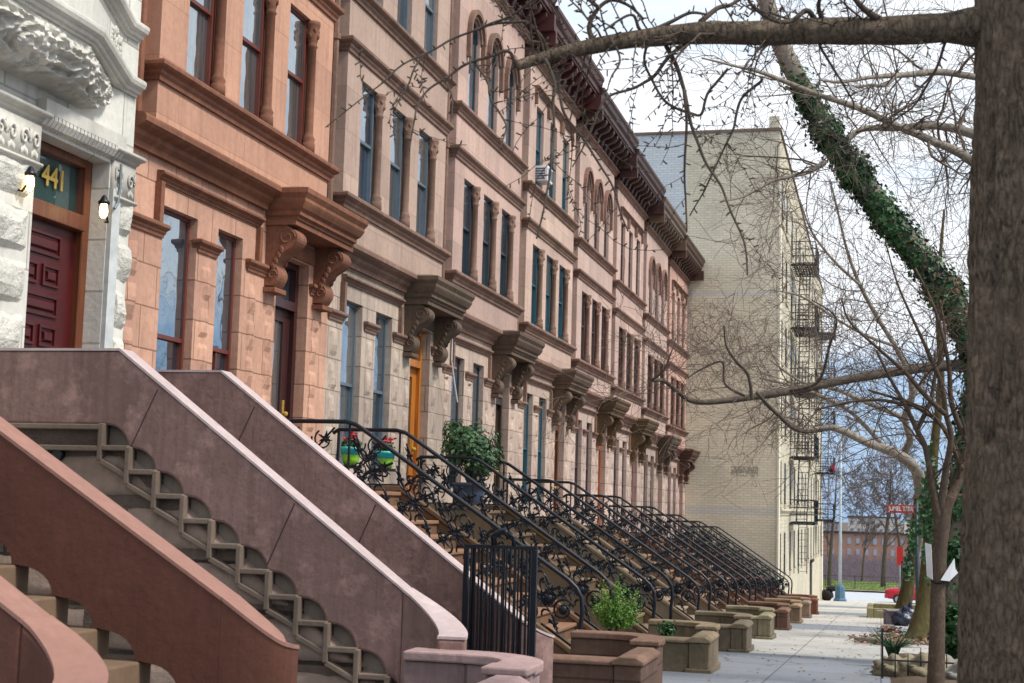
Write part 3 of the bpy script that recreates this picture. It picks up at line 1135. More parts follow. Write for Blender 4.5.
def parapet(b, L, X0, n, r, t, y0, y1, H, slope, xk, xe, flare, R=.46, drop=.26):
    """solid stone parapet: level over the landing, sloping down the steps, scalloped above each tread, flared at the foot"""
    top = [(-7.2, L + H), (xk, L + H)]
    ze = L + H - slope * (xe - xk)
    top.append((xe, ze))
    bot = []
    x, z = X0, L
    bot.append((-7.2, L))
    for i in range(n):
        if x + t > xe: break
        for q in range(0, 7):
            th = q / 6 * pi / 2
            bot.append((x + .03 + (t - .055) * sin(th), z - r + (r + .0) * cos(th) * .96 + .004))
        x += t; z -= r
        bot.append((x + .0, z + .004))
    zlast = z
    bot.append((xe, z - (xe - x) * slope + .004))
    b.prism([p for p in bot] + list(reversed(top)), y0, y1)
    # flared end
    ym, th = (y0 + y1) / 2, (y1 - y0)
    path, zt, zb = [], [], []
    for q in range(13):
        a = q / 12 * radians(88)
        path.append((xe + R * sin(a) * 1.05, ym + flare * R * (1 - cos(a))))
        s = q / 12
        zt.append(ze - drop * sin(s * pi / 2) - .04 * s)
        zb.append(ground(ym) - .05)
    b.ribbon(path, zt, zb, th)
    return ze


L0 = 2.13
mp0 = stone('purple_stucco', (138, 110, 104), .62, 1.1, None, streak=.7, bump=.5, patch=.75)
mcap0 = stone('purple_lit_cap', (190, 172, 170), .75, 1.05, None, streak=.2, bump=.4, patch=.3)
ms0 = stone('grey_brown_masonry', (112, 97, 88), .6, 1.15, (1.25, .36, .02), .3, .5, bump=.6, rock=.07)
mz0 = stone('string_stone', (122, 107, 95), .6, 1.1, None, streak=.4, bump=.5)
st0 = thing('stone_stoop', (0, 0, 0), 'purple grey stoop climbing to the maroon door, solid parapets above a zigzag edge', 'stoop', 'stoops with solid parapets')
X0, n0, r0, t0 = -6.0, 12, .184, .246
YA, YB = 10.55, 12.62
mass = MB()
mass.prism(step_profile(L0 - .0, X0, n0, r0, t0, -.8), YA + .03, YB - .03)
st0.location = (0, 0, 0)
mass.build('steps', ms0, st0)
for (ya, yb, fl, xe_, R_, dp_) in ((YA, YA + .2, -1, -3.45, .46, .26), (YB - .2, YB, 1, -3.02, .16, .12)):
    b = MB()
    ze = parapet(b, L0, X0, n0, r0, t0, ya, yb, .59, .735, -5.9, xe_, fl, R_, dp_)
    pz = b.build('parapet', mp0, st0, bevel=.03)
    # coping strip on the parapet, top light painted in as a paler colour
    c = MB()
    c.prism([(-7.2, L0 + .592), (-5.9, L0 + .592), (xe_, ze + .002), (xe_, ze + .022), (-5.895, L0 + .612), (-7.2, L0 + .612)], ya - .004, yb + .004)
    path, zt, zb = [], [], []
    ym = (ya + yb) / 2
    for q in range(13):
        a = q / 12 * radians(88)
        s = q / 12
        path.append((xe_ + .003 + R_ * sin(a) * 1.05, ym + fl * R_ * (1 - cos(a))))
        zt.append(ze - dp_ * sin(s * pi / 2) - .04 * s + .022); zb.append(zt[-1] - .02)
    c.ribbon(path, zt, zb, .208)
    c.build('coping', mcap0, pz)
# rock-faced courses of the near flank, stepping down below the string
rgb = random.Random(6)
b = MB()
zc = L0 - .20
while zc > -.5:
    z1, z0 = zc, zc - .40
    xlim = lambda zz: X0 + (L0 - .08 - zz) * (t0 / r0)
    xr = xlim(z0)
    xl = -7.2
    while xl < xr - .05:
        x2 = min(xl + rgb.uniform(.9, 1.5), xr)
        if xr - x2 < .75: x2 = xr
        s0 = len(b.v)
        nx_, nz2 = 14, 7
        for i in range(nz2 + 1):
            for k in range(nx_ + 1):
                zz = z0 + .014 + (z1 - z0 - .028) * i / nz2
                xe2 = max(xl + .05, min(x2, xlim(zz)))
                xx = xl + .008 + (xe2 - xl - .016) * k / nx_
                e = min(k, nx_ - k, i, nz2 - i)
                d = -.05 if e == 0 else .028 * min(1, .4 + .3 * e) + .03 * noise.noise((xx * 4, zz * 6, xl)) + .02 * noise.noise((xx * 11, zz * 13, 2))
                b.v.append((xx, YA + .03 - d, zz))
        for i in range(nz2):
            for k in range(nx_):
                a = s0 + i * (nx_ + 1) + k
                b.f.append((a, a + 1, a + nx_ + 2, a + nx_ + 1))
        xl = x2
    zc -= .40
b.build('rock_faced_course', stone('grey_brown_rockface', (160, 139, 126), .5, 1.12, None, streak=.5, bump=.7, rock=.025), st0, True)
b = MB()
xx, zz = X0, L0
bp = []
for i in range(n0 - 1):
    bp += [(xx + .012, zz - .02), (xx + .012, zz - r0 + .002)]
    xx += t0; zz -= r0
bp = [(X0 + .012, L0 + .06)] + bp + [(xx, zz + .06)]
b.prism(bp, YA + .09, YA + .12)
b.build('niche_back', stone('niche_grey', (150, 138, 126), .55, 1.1, None, streak=.5, bump=.5), st0)
mjt = paint('dark_mortar', (66, 50, 48), .9, .3)
for (xj, l0, l1) in ((-5.55, .05, .50), (-4.35, .03, .50)):
    b = MB()
    zt_ = L0 + .59 - .735 * (xj + 5.9)
    p0, p1 = (xj - .735 * l1 * .55 + .0, zt_ - l1), (xj, zt_ - l0)
    b.prism([(p0[0], p0[1]), (p0[0] + .012, p0[1]), (p1[0] + .012, p1[1]), (p1[0], p1[1])], YA - .0012, YA + .02)
    b.build('mortar_joint', mjt, st0)
    b = MB()
    b.prism([(p0[0], p0[1]), (p0[0] + .012, p0[1]), (p1[0] + .012, p1[1]), (p1[0], p1[1])], YB - .2012, YB - .18)
    b.build('mortar_joint', mjt, st0)
# zigzag string course on the near flank
b = MB()
yf = YA - .0
wd = .042


def bar(b, p, q, y, d, w):
    dx, dz = q[0] - p[0], q[1] - p[1]
    Ln = hypot(dx, dz)
    nx, nz_ = -dz / Ln * w / 2, dx / Ln * w / 2
    b.prism([(p[0] + nx, p[1] + nz_), (q[0] + nx, q[1] + nz_), (q[0] - nx, q[1] - nz_), (p[0] - nx, p[1] - nz_)], y - d, y + .04)


bar(b, (-7.2, L0 - .02), (X0 + .0, L0 - .02), yf, .05, wd)
bar(b, (-7.2, L0 - .19), (X0 - .02, L0 - .19), yf, .05, wd)
x, z = X0, L0
for i in range(n0 - 1):
    d1 = .048 + .0007 * (i % 3)
    bar(b, (x, z + .01), (x, z - r0 - .10), yf, d1, wd)
    bar(b, (x + .018, z - r0), (x + t0, z - r0), yf, d1 - .003, wd)
    bar(b, (x, z - r0 - .10), (x + t0 + .0, z - r0 - .26 + .04), yf, d1 - .006, wd)
    x += t0; z -= r0
b.build('zigzag_string', mz0, st0, bevel=.008)
# two round iron tie plates on the flank
b = MB()
for (px, py) in ((39, 452), (60, 455)):
    p = at(px, py, YA + .03)
    b.prism([(p.x + .05 * cos(q * pi / 6), p.z + .05 * sin(q * pi / 6)) for q in range(12)] if px > 50 else
            [(p.x - .045, p.z - .03), (p.x + .045, p.z - .03), (p.x + .045, p.z + .05), (p.x - .045, p.z + .05)], YA - .02, YA + .04)
p, q = at(42, 454, YA), at(58, 455, YA)
b.tube([(p.x, YA + .01, p.z), (q.x, YA + .01, q.z)], .018, 6)
b.build('drain_cap', M['iron'], st0, bevel=.008)

# nearer red-brown stoop
L1 = 2.23
mp1 = stone('red_brown_stucco', (98, 63, 52), .8, 1.06, None, streak=.3, bump=.5, patch=.3)
mcap1 = stone('red_brown_lit_cap', (150, 112, 100), .8, 1.04, None, streak=.1, bump=.4, patch=.2)  # paler than the parapet faces: light on the top put into the colour
ms1 = stone('tan_steps', (126, 104, 84), .7, 1.06, None, streak=.3, bump=.4)
st1 = thing('stone_stoop', (0, 0, 0), 'red brown stoop in the left foreground with smooth parapets scalloped over tan steps', 'stoop', 'stoops with solid parapets')
X1, n1, r1, t1 = -5.95, 14, .155, .25
MB().prism(step_profile(L1 - .1, X1, n1, r1, t1, -.8), 5.66, 7.14).build('steps', ms1, st1, bevel=.012)
for (ya, yb, fl, xe_, R_, dp_, H_) in ((5.45, 5.66, -1, -3.42, .36, .2, .49), (7.0, 7.2, .15, -3.26, .3, .19, .60)):
    b = MB()
    ze = parapet(b, L1 - .1, X1, n1, r1, t1, ya, yb, H_, .62, -5.95, xe_, fl, R_, dp_)
    pz = b.build('parapet', mp1, st1, bevel=.04)
    c = MB()
    lt = L1 - .1 + H_
    c.prism([(-7.2, lt + .002), (-5.95, lt + .002), (xe_, ze + .002), (xe_, ze + .022), (-5.945, lt + .022), (-7.2, lt + .022)], ya - .004, yb + .004)
    path, zt, zb = [], [], []
    ym = (ya + yb) / 2
    for q in range(13):
        a = q / 12 * radians(88)
        s = q / 12
        path.append((xe_ + .003 + R_ * sin(a) * 1.05, ym + fl * R_ * (1 - cos(a))))
        zt.append(ze - dp_ * sin(s * pi / 2) - .04 * s + .022); zb.append(zt[-1] - .02)
    c.ribbon(path, zt, zb, .208)
    c.build('coping', mcap1, pz)


# ------------------------------------------------------------------ stoops with iron railings
def scroll_unit(b):
    """cast-iron panel ornament in local (u along slope, v up), unit length .48, height .6"""
    def tb(pts, r0_, r1_=None, n=5):
        k = len(pts)
        rs = [r0_ + ((r1_ if r1_ is not None else r0_) - r0_) * i / (k - 1) for i in range(k)]
        b.tube([(u, 0, v) for u, v in pts], rs, n)
    def arc(cx, cz, r, a0, a1, n=10, sh=1.):
        return [(cx + r * (1 - (1 - sh) * i / n) * cos(radians(a0 + (a1 - a0) * i / n)), cz + r * (1 - (1 - sh) * i / n) * sin(radians(a0 + (a1 - a0) * i / n))) for i in range(n + 1)]
    tb(arc(.11, .15, .12, -60, 280, 14, .3), .012, .009)
    tb(arc(.35, .45, .13, 120, 460, 14, .3), .012, .009)
    tb(arc(.36, .16, .10, 200, -120, 12, .3), .012, .009)
    tb(arc(.10, .46, .10, 20, -300, 12, .3), .012, .009)
    tb([(.0, .02), (.08, .14), (.18, .28), (.30, .40), (.48, .60)], .013)
    tb([(.02, .60), (.06, .46), (.16, .36), (.24, .30), (.36, .24), (.44, .12), (.46, .0)], .012)
    rg = random.Random(5)
    for (cu, cv, n, l0, l1) in ((.24, .31, 11, .08, .15), (.11, .16, 7, .05, .10), (.36, .46, 7, .05, .10), (.40, .14, 6, .05, .09), (.07, .48, 6, .05, .09)):
        c = Vector((cu, 0, cv))
        for k in range(n):
            a = 2 * pi * (k + rg.random() * .5) / n
            ln = rg.uniform(l0, l1)
            d = Vector((cos(a), rg.uniform(-.3, .3), sin(a)))
            t_ = Vector((-sin(a), 0, cos(a)))
            b.tube([c, c + d * ln * .55 + t_ * .012, c + d * ln + t_ * .035], [.012, .017, .003], 4)
        b.ball(tuple(c), .026, 6)


RAIL_SL = .66
cast = {}


def make_railing(parent, y):
    """handrail with newel at the foot; local origin at the landing's front edge, z = landing height"""
    rl = MB()
    top = [(-.98, .80), (-.90, .85), (-.10, .85), (.02, .82), (.12, .76)]
    x = .12
    while x < 2.5:
        x += .25
        top.append((x, .76 - RAIL_SL * (x - .12)))
    xe, ze = top[-1]
    top += [(xe + .10, ze - .09), (xe + .16, ze - .2), (xe + .17, ze - .36), (xe + .15, ze - .55), (xe + .15, ze - .86)]
    rl.tube([(p, y, q) for p, q in top], .026, 8)
    r = rl.build('railing', M['iron'], parent, True)
    b = MB()
    pts = [(-.9, .14), (-.05, .14)]
    xx = -.05
    i = 0
    while xx < 2.5:
        xx += .06
        i += 1
        pts.append((xx, .12 - RAIL_SL * (xx + .05) + .028 * sin(i * .785)))
    b.tube([(p, y, q) for p, q in pts], .014, 5)
    b.tube([(-.9, y, .0), (-.9, y, .85)], .022, 6)
    b.tube([(-.05, y, .0), (-.05, y, .84)], .016, 6)
    b.build('bottom_rail', M['iron'], r)
    b = MB()                                      # round scrolls and rosettes at the foot
    for (cx, cz, rr) in ((xe - .05, ze - .34, .13), (xe - .22, ze - .22, .10)):
        b.tube([(cx + rr * (1 - q / 26) * cos(q * .5 + .3), y, cz + rr * (1 - q / 26) * sin(q * .5 + .3)) for q in range(22)], .014, 5)
        b.ball((cx, y, cz), .055, 8, (1, .5, 1))
    b.tube([(xe - .3, y, ze - .5), (xe - .1, y, ze - .62), (xe + .05, y, ze - .72), (xe + .14, y, ze - .84)], .016, 5)
    b.lathe((xe + .15, y, ze - .98), [(.05, 0), (.05, .06), (.035, .1), (.03, .2)], 8)
    b.build('newel_scroll', M['iron'], r, True)
    b = MB()                                      # level panel on the landing
    scroll_unit(b)
    fl = b.build('scroll_panel', M['iron'], r)
    fl.location = (-.72, y, .18)
    sh = Matrix(((1, 0, 0, 0), (0, 1, 0, 0), (-RAIL_SL, 0, 1, 0), (0, 0, 0, 1)))
    if 'me' not in cast:
        b = MB()
        scroll_unit(b)
        o = b.build('scroll_panel', M['iron'], r)
        o.data.transform(sh)
        cast['me'] = o.data
        bpy.data.objects.remove(o)
    for k in range(5):
        o = bpy.data.objects.new('scroll_panel', cast['me'])
        COL.objects.link(o)
        o.parent = r
        u = .02 + k * .51
        o.location = (u, y, .14 - RAIL_SL * (u + .05))
        o.rotation_euler.z = pi if False else 0


stl = ['first iron-railed stoop, beside the purple grey stoop, leading to a dark maroon door',
       'stoop with black scroll railings leading to the golden oak door',
       'stoop with black scroll railings next beyond the potted shrub',
       'stoop with black scroll railings below the teal framed windows',
       'fourth from last of the stoops with black scroll railings',
       'third from last of the stoops with black scroll railings',
       'next to last of the stoops with black scroll railings',
       'last stoop with black scroll railings, beside the cream apartment block wall']
stone_cols = [(120, 92, 72), (126, 104, 80), (128, 112, 94), (124, 100, 82), (130, 96, 78), (126, 98, 82), (124, 92, 78), (120, 90, 80)]
for k in range(8):
    L = 1.65 - STEP * k
    Y0 = 13.3 + W * k
    root = thing('stone_stoop', (-6.03, Y0, L), stl[k], 'stoop', 'stoops with iron scroll railings')
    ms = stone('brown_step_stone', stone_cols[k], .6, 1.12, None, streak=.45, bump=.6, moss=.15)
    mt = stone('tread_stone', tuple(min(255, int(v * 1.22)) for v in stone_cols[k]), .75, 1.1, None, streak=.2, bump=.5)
    rr, tt, nn = .172, .2605, 12
    bot = ground(Y0 + 4) - .3 - L
    pts = [(-1.33, bot), (-1.33, 0), (0, 0)]
    x, z = 0, 0
    tr = MB()
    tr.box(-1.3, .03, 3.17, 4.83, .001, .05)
    for i in range(nn):
        z -= rr
        pts.append((x, z))
        if i < nn - 1:
            x += tt
            pts.append((x, z))
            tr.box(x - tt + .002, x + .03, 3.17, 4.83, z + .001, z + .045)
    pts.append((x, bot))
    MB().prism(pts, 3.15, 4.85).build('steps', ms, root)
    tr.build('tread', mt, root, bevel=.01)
    for (a, c) in ((2.98, 3.148), (4.852, 5.02)):
        b = MB()
        b.prism([(-1.3, bot), (-1.3, .06), (.0, .06), (2.72, .06 - RAIL_SL * 2.72), (3.02, .0 - RAIL_SL * 2.76), (3.02, bot)], a, c)
        b.prism([(-1.3, .063), (0, .063), (2.72, .063 - RAIL_SL * 2.72), (2.72, .13 - RAIL_SL * 2.72), (0, .13), (-1.3, .13)], a - .025, c + .025)
        b.build('cheek_wall', ms, root, bevel=.01)
    make_railing(root, 3.06)
    make_railing(root, 4.94)

# ------------------------------------------------------------------ areaway walls
agl = {-1: 'low purple grey areaway wall in front of the purple grey stoop, flared at its end',
       0: 'reddish low areaway wall beside the black bar gate', 1: 'mossy brown low areaway wall holding the bright green bush',
       2: 'mossy low areaway wall, third beyond the bar gate', 3: 'low stone areaway wall with greenish worn top, fifth from the apartment block',
       4: 'brown low areaway wall, fourth from the apartment block', 5: 'tan low areaway wall, third from the apartment block',
       6: 'pale tan low areaway wall, next to last before the apartment block', 7: 'dark red low areaway wall, last before the apartment block'}
acol = {-1: (150, 126, 124), 0: (112, 86, 74), 1: (126, 110, 90), 2: (122, 108, 90), 3: (130, 120, 98), 4: (112, 84, 70), 5: (146, 120, 96), 6: (142, 120, 104), 7: (124, 78, 62)}
for k in range(-1, 8):
    Y0 = 13.3 + W * k if k >= 0 else 7.8
    g = lambda y: ground(y)
    root = thing('areaway_wall', (-2.3, Y0, ground(Y0)), agl[k], 'low wall', 'low areaway walls along the sidewalk')
    root.location = (0, 0, 0)
    mm = stone('areaway_stone', acol[k], .55, 1.1, (1.6, .9, .012), .5, .6, bump=.7, patch=.5, moss=.35 if k in (1, 2, 3) else (0 if k == -1 else .18))
    mcp = stone('areaway_cap', tuple(min(255, int(v * 1.12)) for v in acol[k]), .6, 1.1, None, streak=.4, bump=.6, patch=.5, moss=.4 if k in (1, 2, 3) else (0 if k == -1 else .3))
    zt = (.16 - .0 if k >= 0 else .50) - STEP * max(k, 0) - (.02 if k == 0 else 0)
    if k == 0: zt = .19
    yn, yf = Y0 + .32, Y0 + 2.62
    if k == -1: yn, yf = 8.05, 10.12
    xf = -2.13
    zg = ground(Y0 + 2) - .15
    for nm in ('near_wall', 'front_wall'):
        b, c = MB(), MB()
        if nm == 'near_wall':
            b.box(-3.2, xf - .26, yn, yn + .24, zg, zt - .06)
            c.prism([(yn - .025, zt - .058), (yn + .265, zt - .058), (yn + .265, zt - .02), (yn + .22, zt), (yn + .02, zt), (yn - .025, zt - .02)], -3.2, xf - .262, 'x')
        else:
            b.box(xf - .258, xf, yn - .02, yn + 1.0, zg, zt - .05)
            c.prism([(xf - .285, zt - .048), (xf + .025, zt - .048), (xf + .025, zt - .01), (xf - .05, zt + .03), (xf - .2, zt + .03), (xf - .285, zt - .01)], yn - .045, yn + 1.02)
            b.box(xf - .3, xf + .04, yn - .06, yn + 1.06, zg, ground(yn + .5) + .07)
        q = b.build(nm, mm, root, bevel=.012)
        c.build('cap', mcp, q, bevel=.012)
    # far wall: straight, then curls towards the street end
    b, c = MB(), MB()
    path = [(-3.25, yf), (-3.1, yf), (-2.85, yf)] + [(-2.85 + .52 * sin(radians(a)), yf - .42 * (1 - cos(radians(a)))) for a in range(15, 86, 10)] + [(-2.33, yf - .62)]
    n = len(path)
    b.ribbon(path, [zt - .02] * n, [zg] * n, .24)
    c.ribbon([(px + (.003 if i == n - 1 else 0), py) for i, (px, py) in enumerate(path)], [zt + .05] * n, [zt - .018] * n, .29)
    b.box(-2.46, -2.2, yf - .86, yf - .60, zg, zt + .0)
    c.box(-2.485, -2.175, yf - .885, yf - .603, zt + .002, zt + .055)
    q = b.build('flared_wall', mm, root, bevel=.012)
    c.build('cap', mcp, q, bevel=.014)

# black bar gate folded open against the far parapet of the purple grey stoop
root = thing('bar_gate', (-3.1, 12.2, ground(12.2)), 'black iron gate of close vertical bars with a hooked top beside the purple stoop', 'gate')
root.location = (0, 0, 0)
GX, GY_, zb, zt = -3.43, 12.2, -.15, 1.21
for i in range(16):
    x = GX + .04 + i * .52 / 15
    MB().box(x - .006, x + .006, GY_ - .008, GY_ + .008, zb, zt - .002).build('bar', M['iron'], root)
for i in range(9):
    x = GX + .1 + i * .05
    MB().box(x - .006, x + .006, GY_ + .132 - .008, GY_ + .132 + .008, zb, zt - .002).build('bar', M['iron'], root)
for (x, y) in ((GX, GY_ - .01), (GX + .6, GY_ - .01), (GX + .02, GY_ + .14), (GX + .54, GY_ + .13)):
    MB().box(x - .02, x + .02, y - .02, y + .02, zb - .1, zt - .003).build('post', M['iron'], root)
for (y, z) in ((GY_, zt), (GY_, .26), (GY_ + .132, zt)):
    MB().box(GX - .02, GX + .62, y - .02, y + .02, z, z + .028).build('rail', M['iron'], root)
hx = GX + .3
b = MB()
b.tube([(hx - .06, GY_, zt + .03), (hx - .07, GY_, zt + .1), (hx - .02, GY_, zt + .14), (hx + .03, GY_, zt + .16), (hx + .06, GY_, zt + .11), (hx + .05, GY_, zt + .08)], [.03, .03, .028, .024, .02, .012], 6)
b.build('hook', M['iron'], root, True)
b = MB()
b.tube([(hx + .05, GY_, zt + .14), (hx + .11, GY_, zt + .1), (hx + .11, GY_, zt + .02)], .02, 6)
b.build('hook', M['iron'], root, True)


# ------------------------------------------------------------------ plants by the houses
def tuft(b, c, rx, ry, rz, n, s, rng, upb=.4, shell=.55):
    for i in range(n):
        d = Vector((rng.gauss(0, 1), rng.gauss(0, 1), rng.gauss(0, 1))).normalized()
        q = shell + (1 - shell) * rng.random() ** .6
        q *= .72 + .45 * noise.noise(d * 1.9 + Vector(c))
        p = Vector(c) + Vector((d.x * rx, d.y * ry, d.z * rz)) * q
        b.leaf(p, s * rng.uniform(.6, 1.25), d + Vector((rng.uniform(-.7, .7), rng.uniform(-.7, .7), upb)), rng)


rng = random.Random(11)
for i, (y, lab) in enumerate(((19.42, 'lime and turquoise pot of red flowers on the left parlour sill'), (20.92, 'lime and turquoise pot of red flowers nearer the golden oak door'))):
    r = thing('flower_pot', (-7.19, y, 2.06), lab, 'flower pot', 'flower pots under the parlour windows')
    r.scale = (.85, .85, .85)
    MB().box(-.17, .13, -.2, .2, -.05, -.002).build('shelf', M['black'], r)
    MB().lathe((0, 0, 0), [(.10, 0), (.14, .1), (.165, .26), (.175, .26), (.175, .30), (.15, .30)], 14).build('pot', M['pots'], r, True)
    MB().lathe((0, 0, .17), [(.152, 0), (.169, .085), (.178, .09), (.178, .128)], 14).build('painted_band', M['potb'], r, True)
    b = MB(); tuft(b, (0, 0, .36), .2, .2, .13, 160, .07, rng); b.build('foliage', M['leaf'], r)
    b = MB()
    for q in range(16):
        p = Vector((rng.uniform(-.13, .15), rng.uniform(-.14, .14), rng.uniform(.42, .54)))
        for w_ in range(5): b.leaf(p + Vector((rng.uniform(-.02, .02), rng.uniform(-.02, .02), rng.uniform(-.02, .02))), .06, Vector((rng.uniform(-1, 1), rng.uniform(-1, 1), 1)), rng)
    b.build('blossoms', M['redflower'], r)

r = thing('potted_shrub', (-6.33, 22.55, 1.43), 'round leafy green shrub in a blue grey pot by the golden oak door', 'shrub')
MB().lathe((0, 0, 0), [(.18, 0), (.24, .3), (.26, .42), (.28, .42), (.28, .47), (.22, .47)], 14).build('pot', M['bluepot'], r, True)
b = MB()
for i in range(26):
    a = rng.uniform(0, 6.28); t = rng.uniform(.1, .5)
    b.tube([(0, 0, .4), (t * .5 * cos(a), t * .5 * sin(a), .75), (t * cos(a), t * sin(a), rng.uniform(.9, 1.4))], [.014, .008, .004], 4)
b.build('stem', M['twig'], r)
b = MB()
tuft(b, (0, 0, 1.02), .62, .62, .52, 1500, .075, rng, .5, .25)
tuft(b, (.28, -.2, .8), .38, .38, .3, 400, .07, rng)
tuft(b, (-.3, .1, 1.2), .3, .3, .36, 300, .07, rng)
b.build('foliage', M['shrub'], r)
r = thing('garden_bush', (-2.85, 16.75, ground(16.7)), 'bright yellow green feathery bush at the foot of the first iron railing', 'bush')
r.location = at(617, 630, 17.3); r.scale = (.86, .86, .86)
b = MB()
for i in range(120):
    a = rng.uniform(0, 6.28); q = rng.random() ** .6 * .42
    h = rng.uniform(.3, .82) * (1.15 - 1.1 * q)
    base = Vector((q * .4 * cos(a), q * .4 * sin(a), .02)); tip = Vector((q * cos(a), q * sin(a), h))
    for j in range(34):
        s_ = .1 + .9 * j / 34
        p = base.lerp(tip, s_) + Vector((0, 0, -.12 * q * s_ * s_)) + Vector((rng.gauss(0, .016), rng.gauss(0, .016), rng.gauss(0, .02)))
        b.leaf(p, rng.uniform(.02, .042) * (1.2 - .5 * s_), Vector((rng.uniform(-1, 1), rng.uniform(-1, 1), .4)), rng)
b.build('foliage', M['lime'], r)
MB().tube([(0, 0, -.3), (0, 0, .5)], .03, 6).build('stem', M['twig'], r)
r = thing('garden_bush', (-2.75, 19.7, -.3), 'small dark green plant inside the mossy areaway wall', 'bush')
b = MB(); tuft(b, (0, 0, .28), .16, .16, .2, 260, .05, rng, .5, .2); b.build('foliage', M['leaf'], r)
MB().tube([(0, 0, -.2), (0, 0, .25)], .02, 5).build('stem', M['twig'], r)

# window air conditioner
Yh = 13.3 + W * 3
r = thing('air_conditioner', (-FX, Yh + 1.4, 9.36 - STEP * 3), 'white air conditioner jutting from a teal top floor window', 'air conditioner')
MB().box(-.2, .26, -.24, .24, 0, .34).build('housing', M['white'], r, bevel=.015)
b = MB()
for j in range(5): b.box(-.1, .2, -.247, -.241, .04 + j * .055, .07 + j * .055)
for j in range(2): b.box(.261, .266, -.2 + j * .22, -.02 + j * .22, .05, .29)
b.build('grille', paint('grille_grey', (88, 98, 108), .5), r)
# thin white cable hanging down the second house
b = MB()
p = [at(431, 322, 24.05), at(430, 360, 24.05), at(437, 385, 24.3), at(443, 402, 24.5)]
b.tube([(-7.3 + .16, q.y, q.z) for q in p], .012, 5)
tag(b.build('hanging_cable', M['white']), 'thin pale cable hanging loose beside the golden oak door', 'cable')

# ------------------------------------------------------------------ apartment block
def apt_mat():
    t = NT('cream_painted_brick')
    P = t.coords()
    br = t.n('ShaderNodeTexBrick')
    t.l(t.wallcoords(), br.inputs['Vector'])
    br.inputs['Scale'].default_value = 1
    br.inputs['Brick Width'].default_value = .3; br.inputs['Row Height'].default_value = .1
    br.inputs['Mortar Size'].default_value = .014
    br.inputs['Color1'].default_value = (1, 1, 1, 1); br.inputs['Color2'].default_value = (.88, .885, .89, 1)
    br.inputs['Mortar'].default_value = (.74, .73, .71, 1)
    c = lin((222, 213, 190))
    col = t.mix(t.ramp(t.noise(P, .35, 5, .6), .3, .7), tuple(v * 1.06 for v in c), tuple(v * .78 for v in c))
    col = t.mix(t.ramp(t.noise(t.coords((1.4, 1.4, .16)), 1, 4), .5, .75, 0, .35), col, tuple(v * .55 for v in c))
    s = t.n('ShaderNodeSeparateXYZ'); t.l(P, s.inputs[0])
    wob = t.math('MULTIPLY', t.noise(P, .8, 4), .25)
    patch = t.math('MULTIPLY', t.math('LESS_THAN', t.math('ADD', s.outputs[0], wob), -7.4), t.math('GREATER_THAN', t.math('ADD', s.outputs[2], wob), 8.8))
    worn = t.math('MULTIPLY', patch, t.ramp(t.noise(P, 1.5, 6, .7), .3, .5, .6, 1))
    col = t.mix(worn, col, lin((204, 212, 218)))
    for zc, hh in ((1.52, .16), (10.0, .1)):
        band = t.math('LESS_THAN', t.math('ABSOLUTE', t.math('SUBTRACT', s.outputs[2], zc)), hh)
        col = t.mix(t.math('MULTIPLY', band, .7), col, lin((196, 196, 192)))
    bx = t.math('MULTIPLY', t.math('LESS_THAN', t.math('ABSOLUTE', t.math('SUBTRACT', s.outputs[0], -5.1)), .52), t.math('LESS_THAN', t.math('ABSOLUTE', t.math('SUBTRACT', s.outputs[2], 3.05)), .2))
    col = t.mix(t.math('MULTIPLY', bx, t.ramp(t.noise(P, 6, 3, .7), .42, .5, 0, .6)), col, lin((96, 94, 88)))
    col = t.mix(1., col, br.outputs['Color'], 'MULTIPLY')
    t.l(col, t.b.inputs['Base Color'])
    t.b.inputs['Roughness'].default_value = .85
    t.l(t.bump(br.outputs['Fac'], -.4, .01), t.b.inputs['Normal'])
    return t.m


root = thing('apartment_block', (-3.85, 57.33, ground(57)), 'tall cream painted brick apartment block at the end of the row', 'apartment block')
root.location = (0, 0, 0)
AX, AY0, AY1 = -3.85, 57.33, 101.5
mapt = apt_mat()
mfront = stone('cream_front', (214, 206, 182), .82, 1.05, (.42, .15, .012), .7, .3)
floors = [-1.75, 1.1, 3.92, 6.76, 9.55, 12.35]
bays = [58.6, 61.4, 65.2, 68.4, 71.8, 75.0, 78.4, 81.8, 85.2, 88.6, 91.8, 95.2, 98.6]
ops = []
for fi, fz in enumerate(floors):
    for y in bays:
        gz = ground(y)
        z0 = fz + .75
        ops.append((y, y + 1.15, z0, z0 + 1.7))
b = MB()
wall_grid(b, AY0, AY1, -6, 16.45, ops, AX, AX - .3)
b.box(AX - .7, AX - .31, AY0 + .3, AY1 - .3, -6, 16.3)
b.quad((AX, AY1, -6), (AX - 14, AY1, -6), (AX - 14, AY1, 16.45), (AX, AY1, 16.45))
b.build('front_wall', mfront, root)
b = MB()
b.quad((AX, AY0, -6), (AX - 16, AY0, -6), (AX - 16, AY0, 16.45), (AX, AY0, 16.45))
b.quad((AX, AY0, 16.45), (AX - 16, AY0, 16.45), (AX - 16, AY0 + .35, 16.45), (AX, AY0 + .35, 16.45))
b.build('side_wall', mapt, root)
MB().box(AX - 16, AX - .01, AY0 + .36, AY1 - .01, 15.7, 16.0).build('roof', M['roof'], root)
b = MB()
b.box(AX - 16.05, AX + .06, AY0 - .05, AY0 + .38, 16.452, 16.56)
b.box(AX - .38, AX + .06, AY0 + .384, AY1 + .05, 16.452, 16.56)
b.build('coping', stone('coping_tile', (132, 112, 98), streak=.2), root)
MB().box(AX - .42, AX - .02, AY0 - .02, AY0 + .5, 16.57, 17.05).build('chimney', mapt, root, bevel=.02)
mwf = paint('dark_sash', (74, 76, 78), .5, .15)
mwg = glass_mat('flat_pane', (40, 48, 56), .25)
proto = None
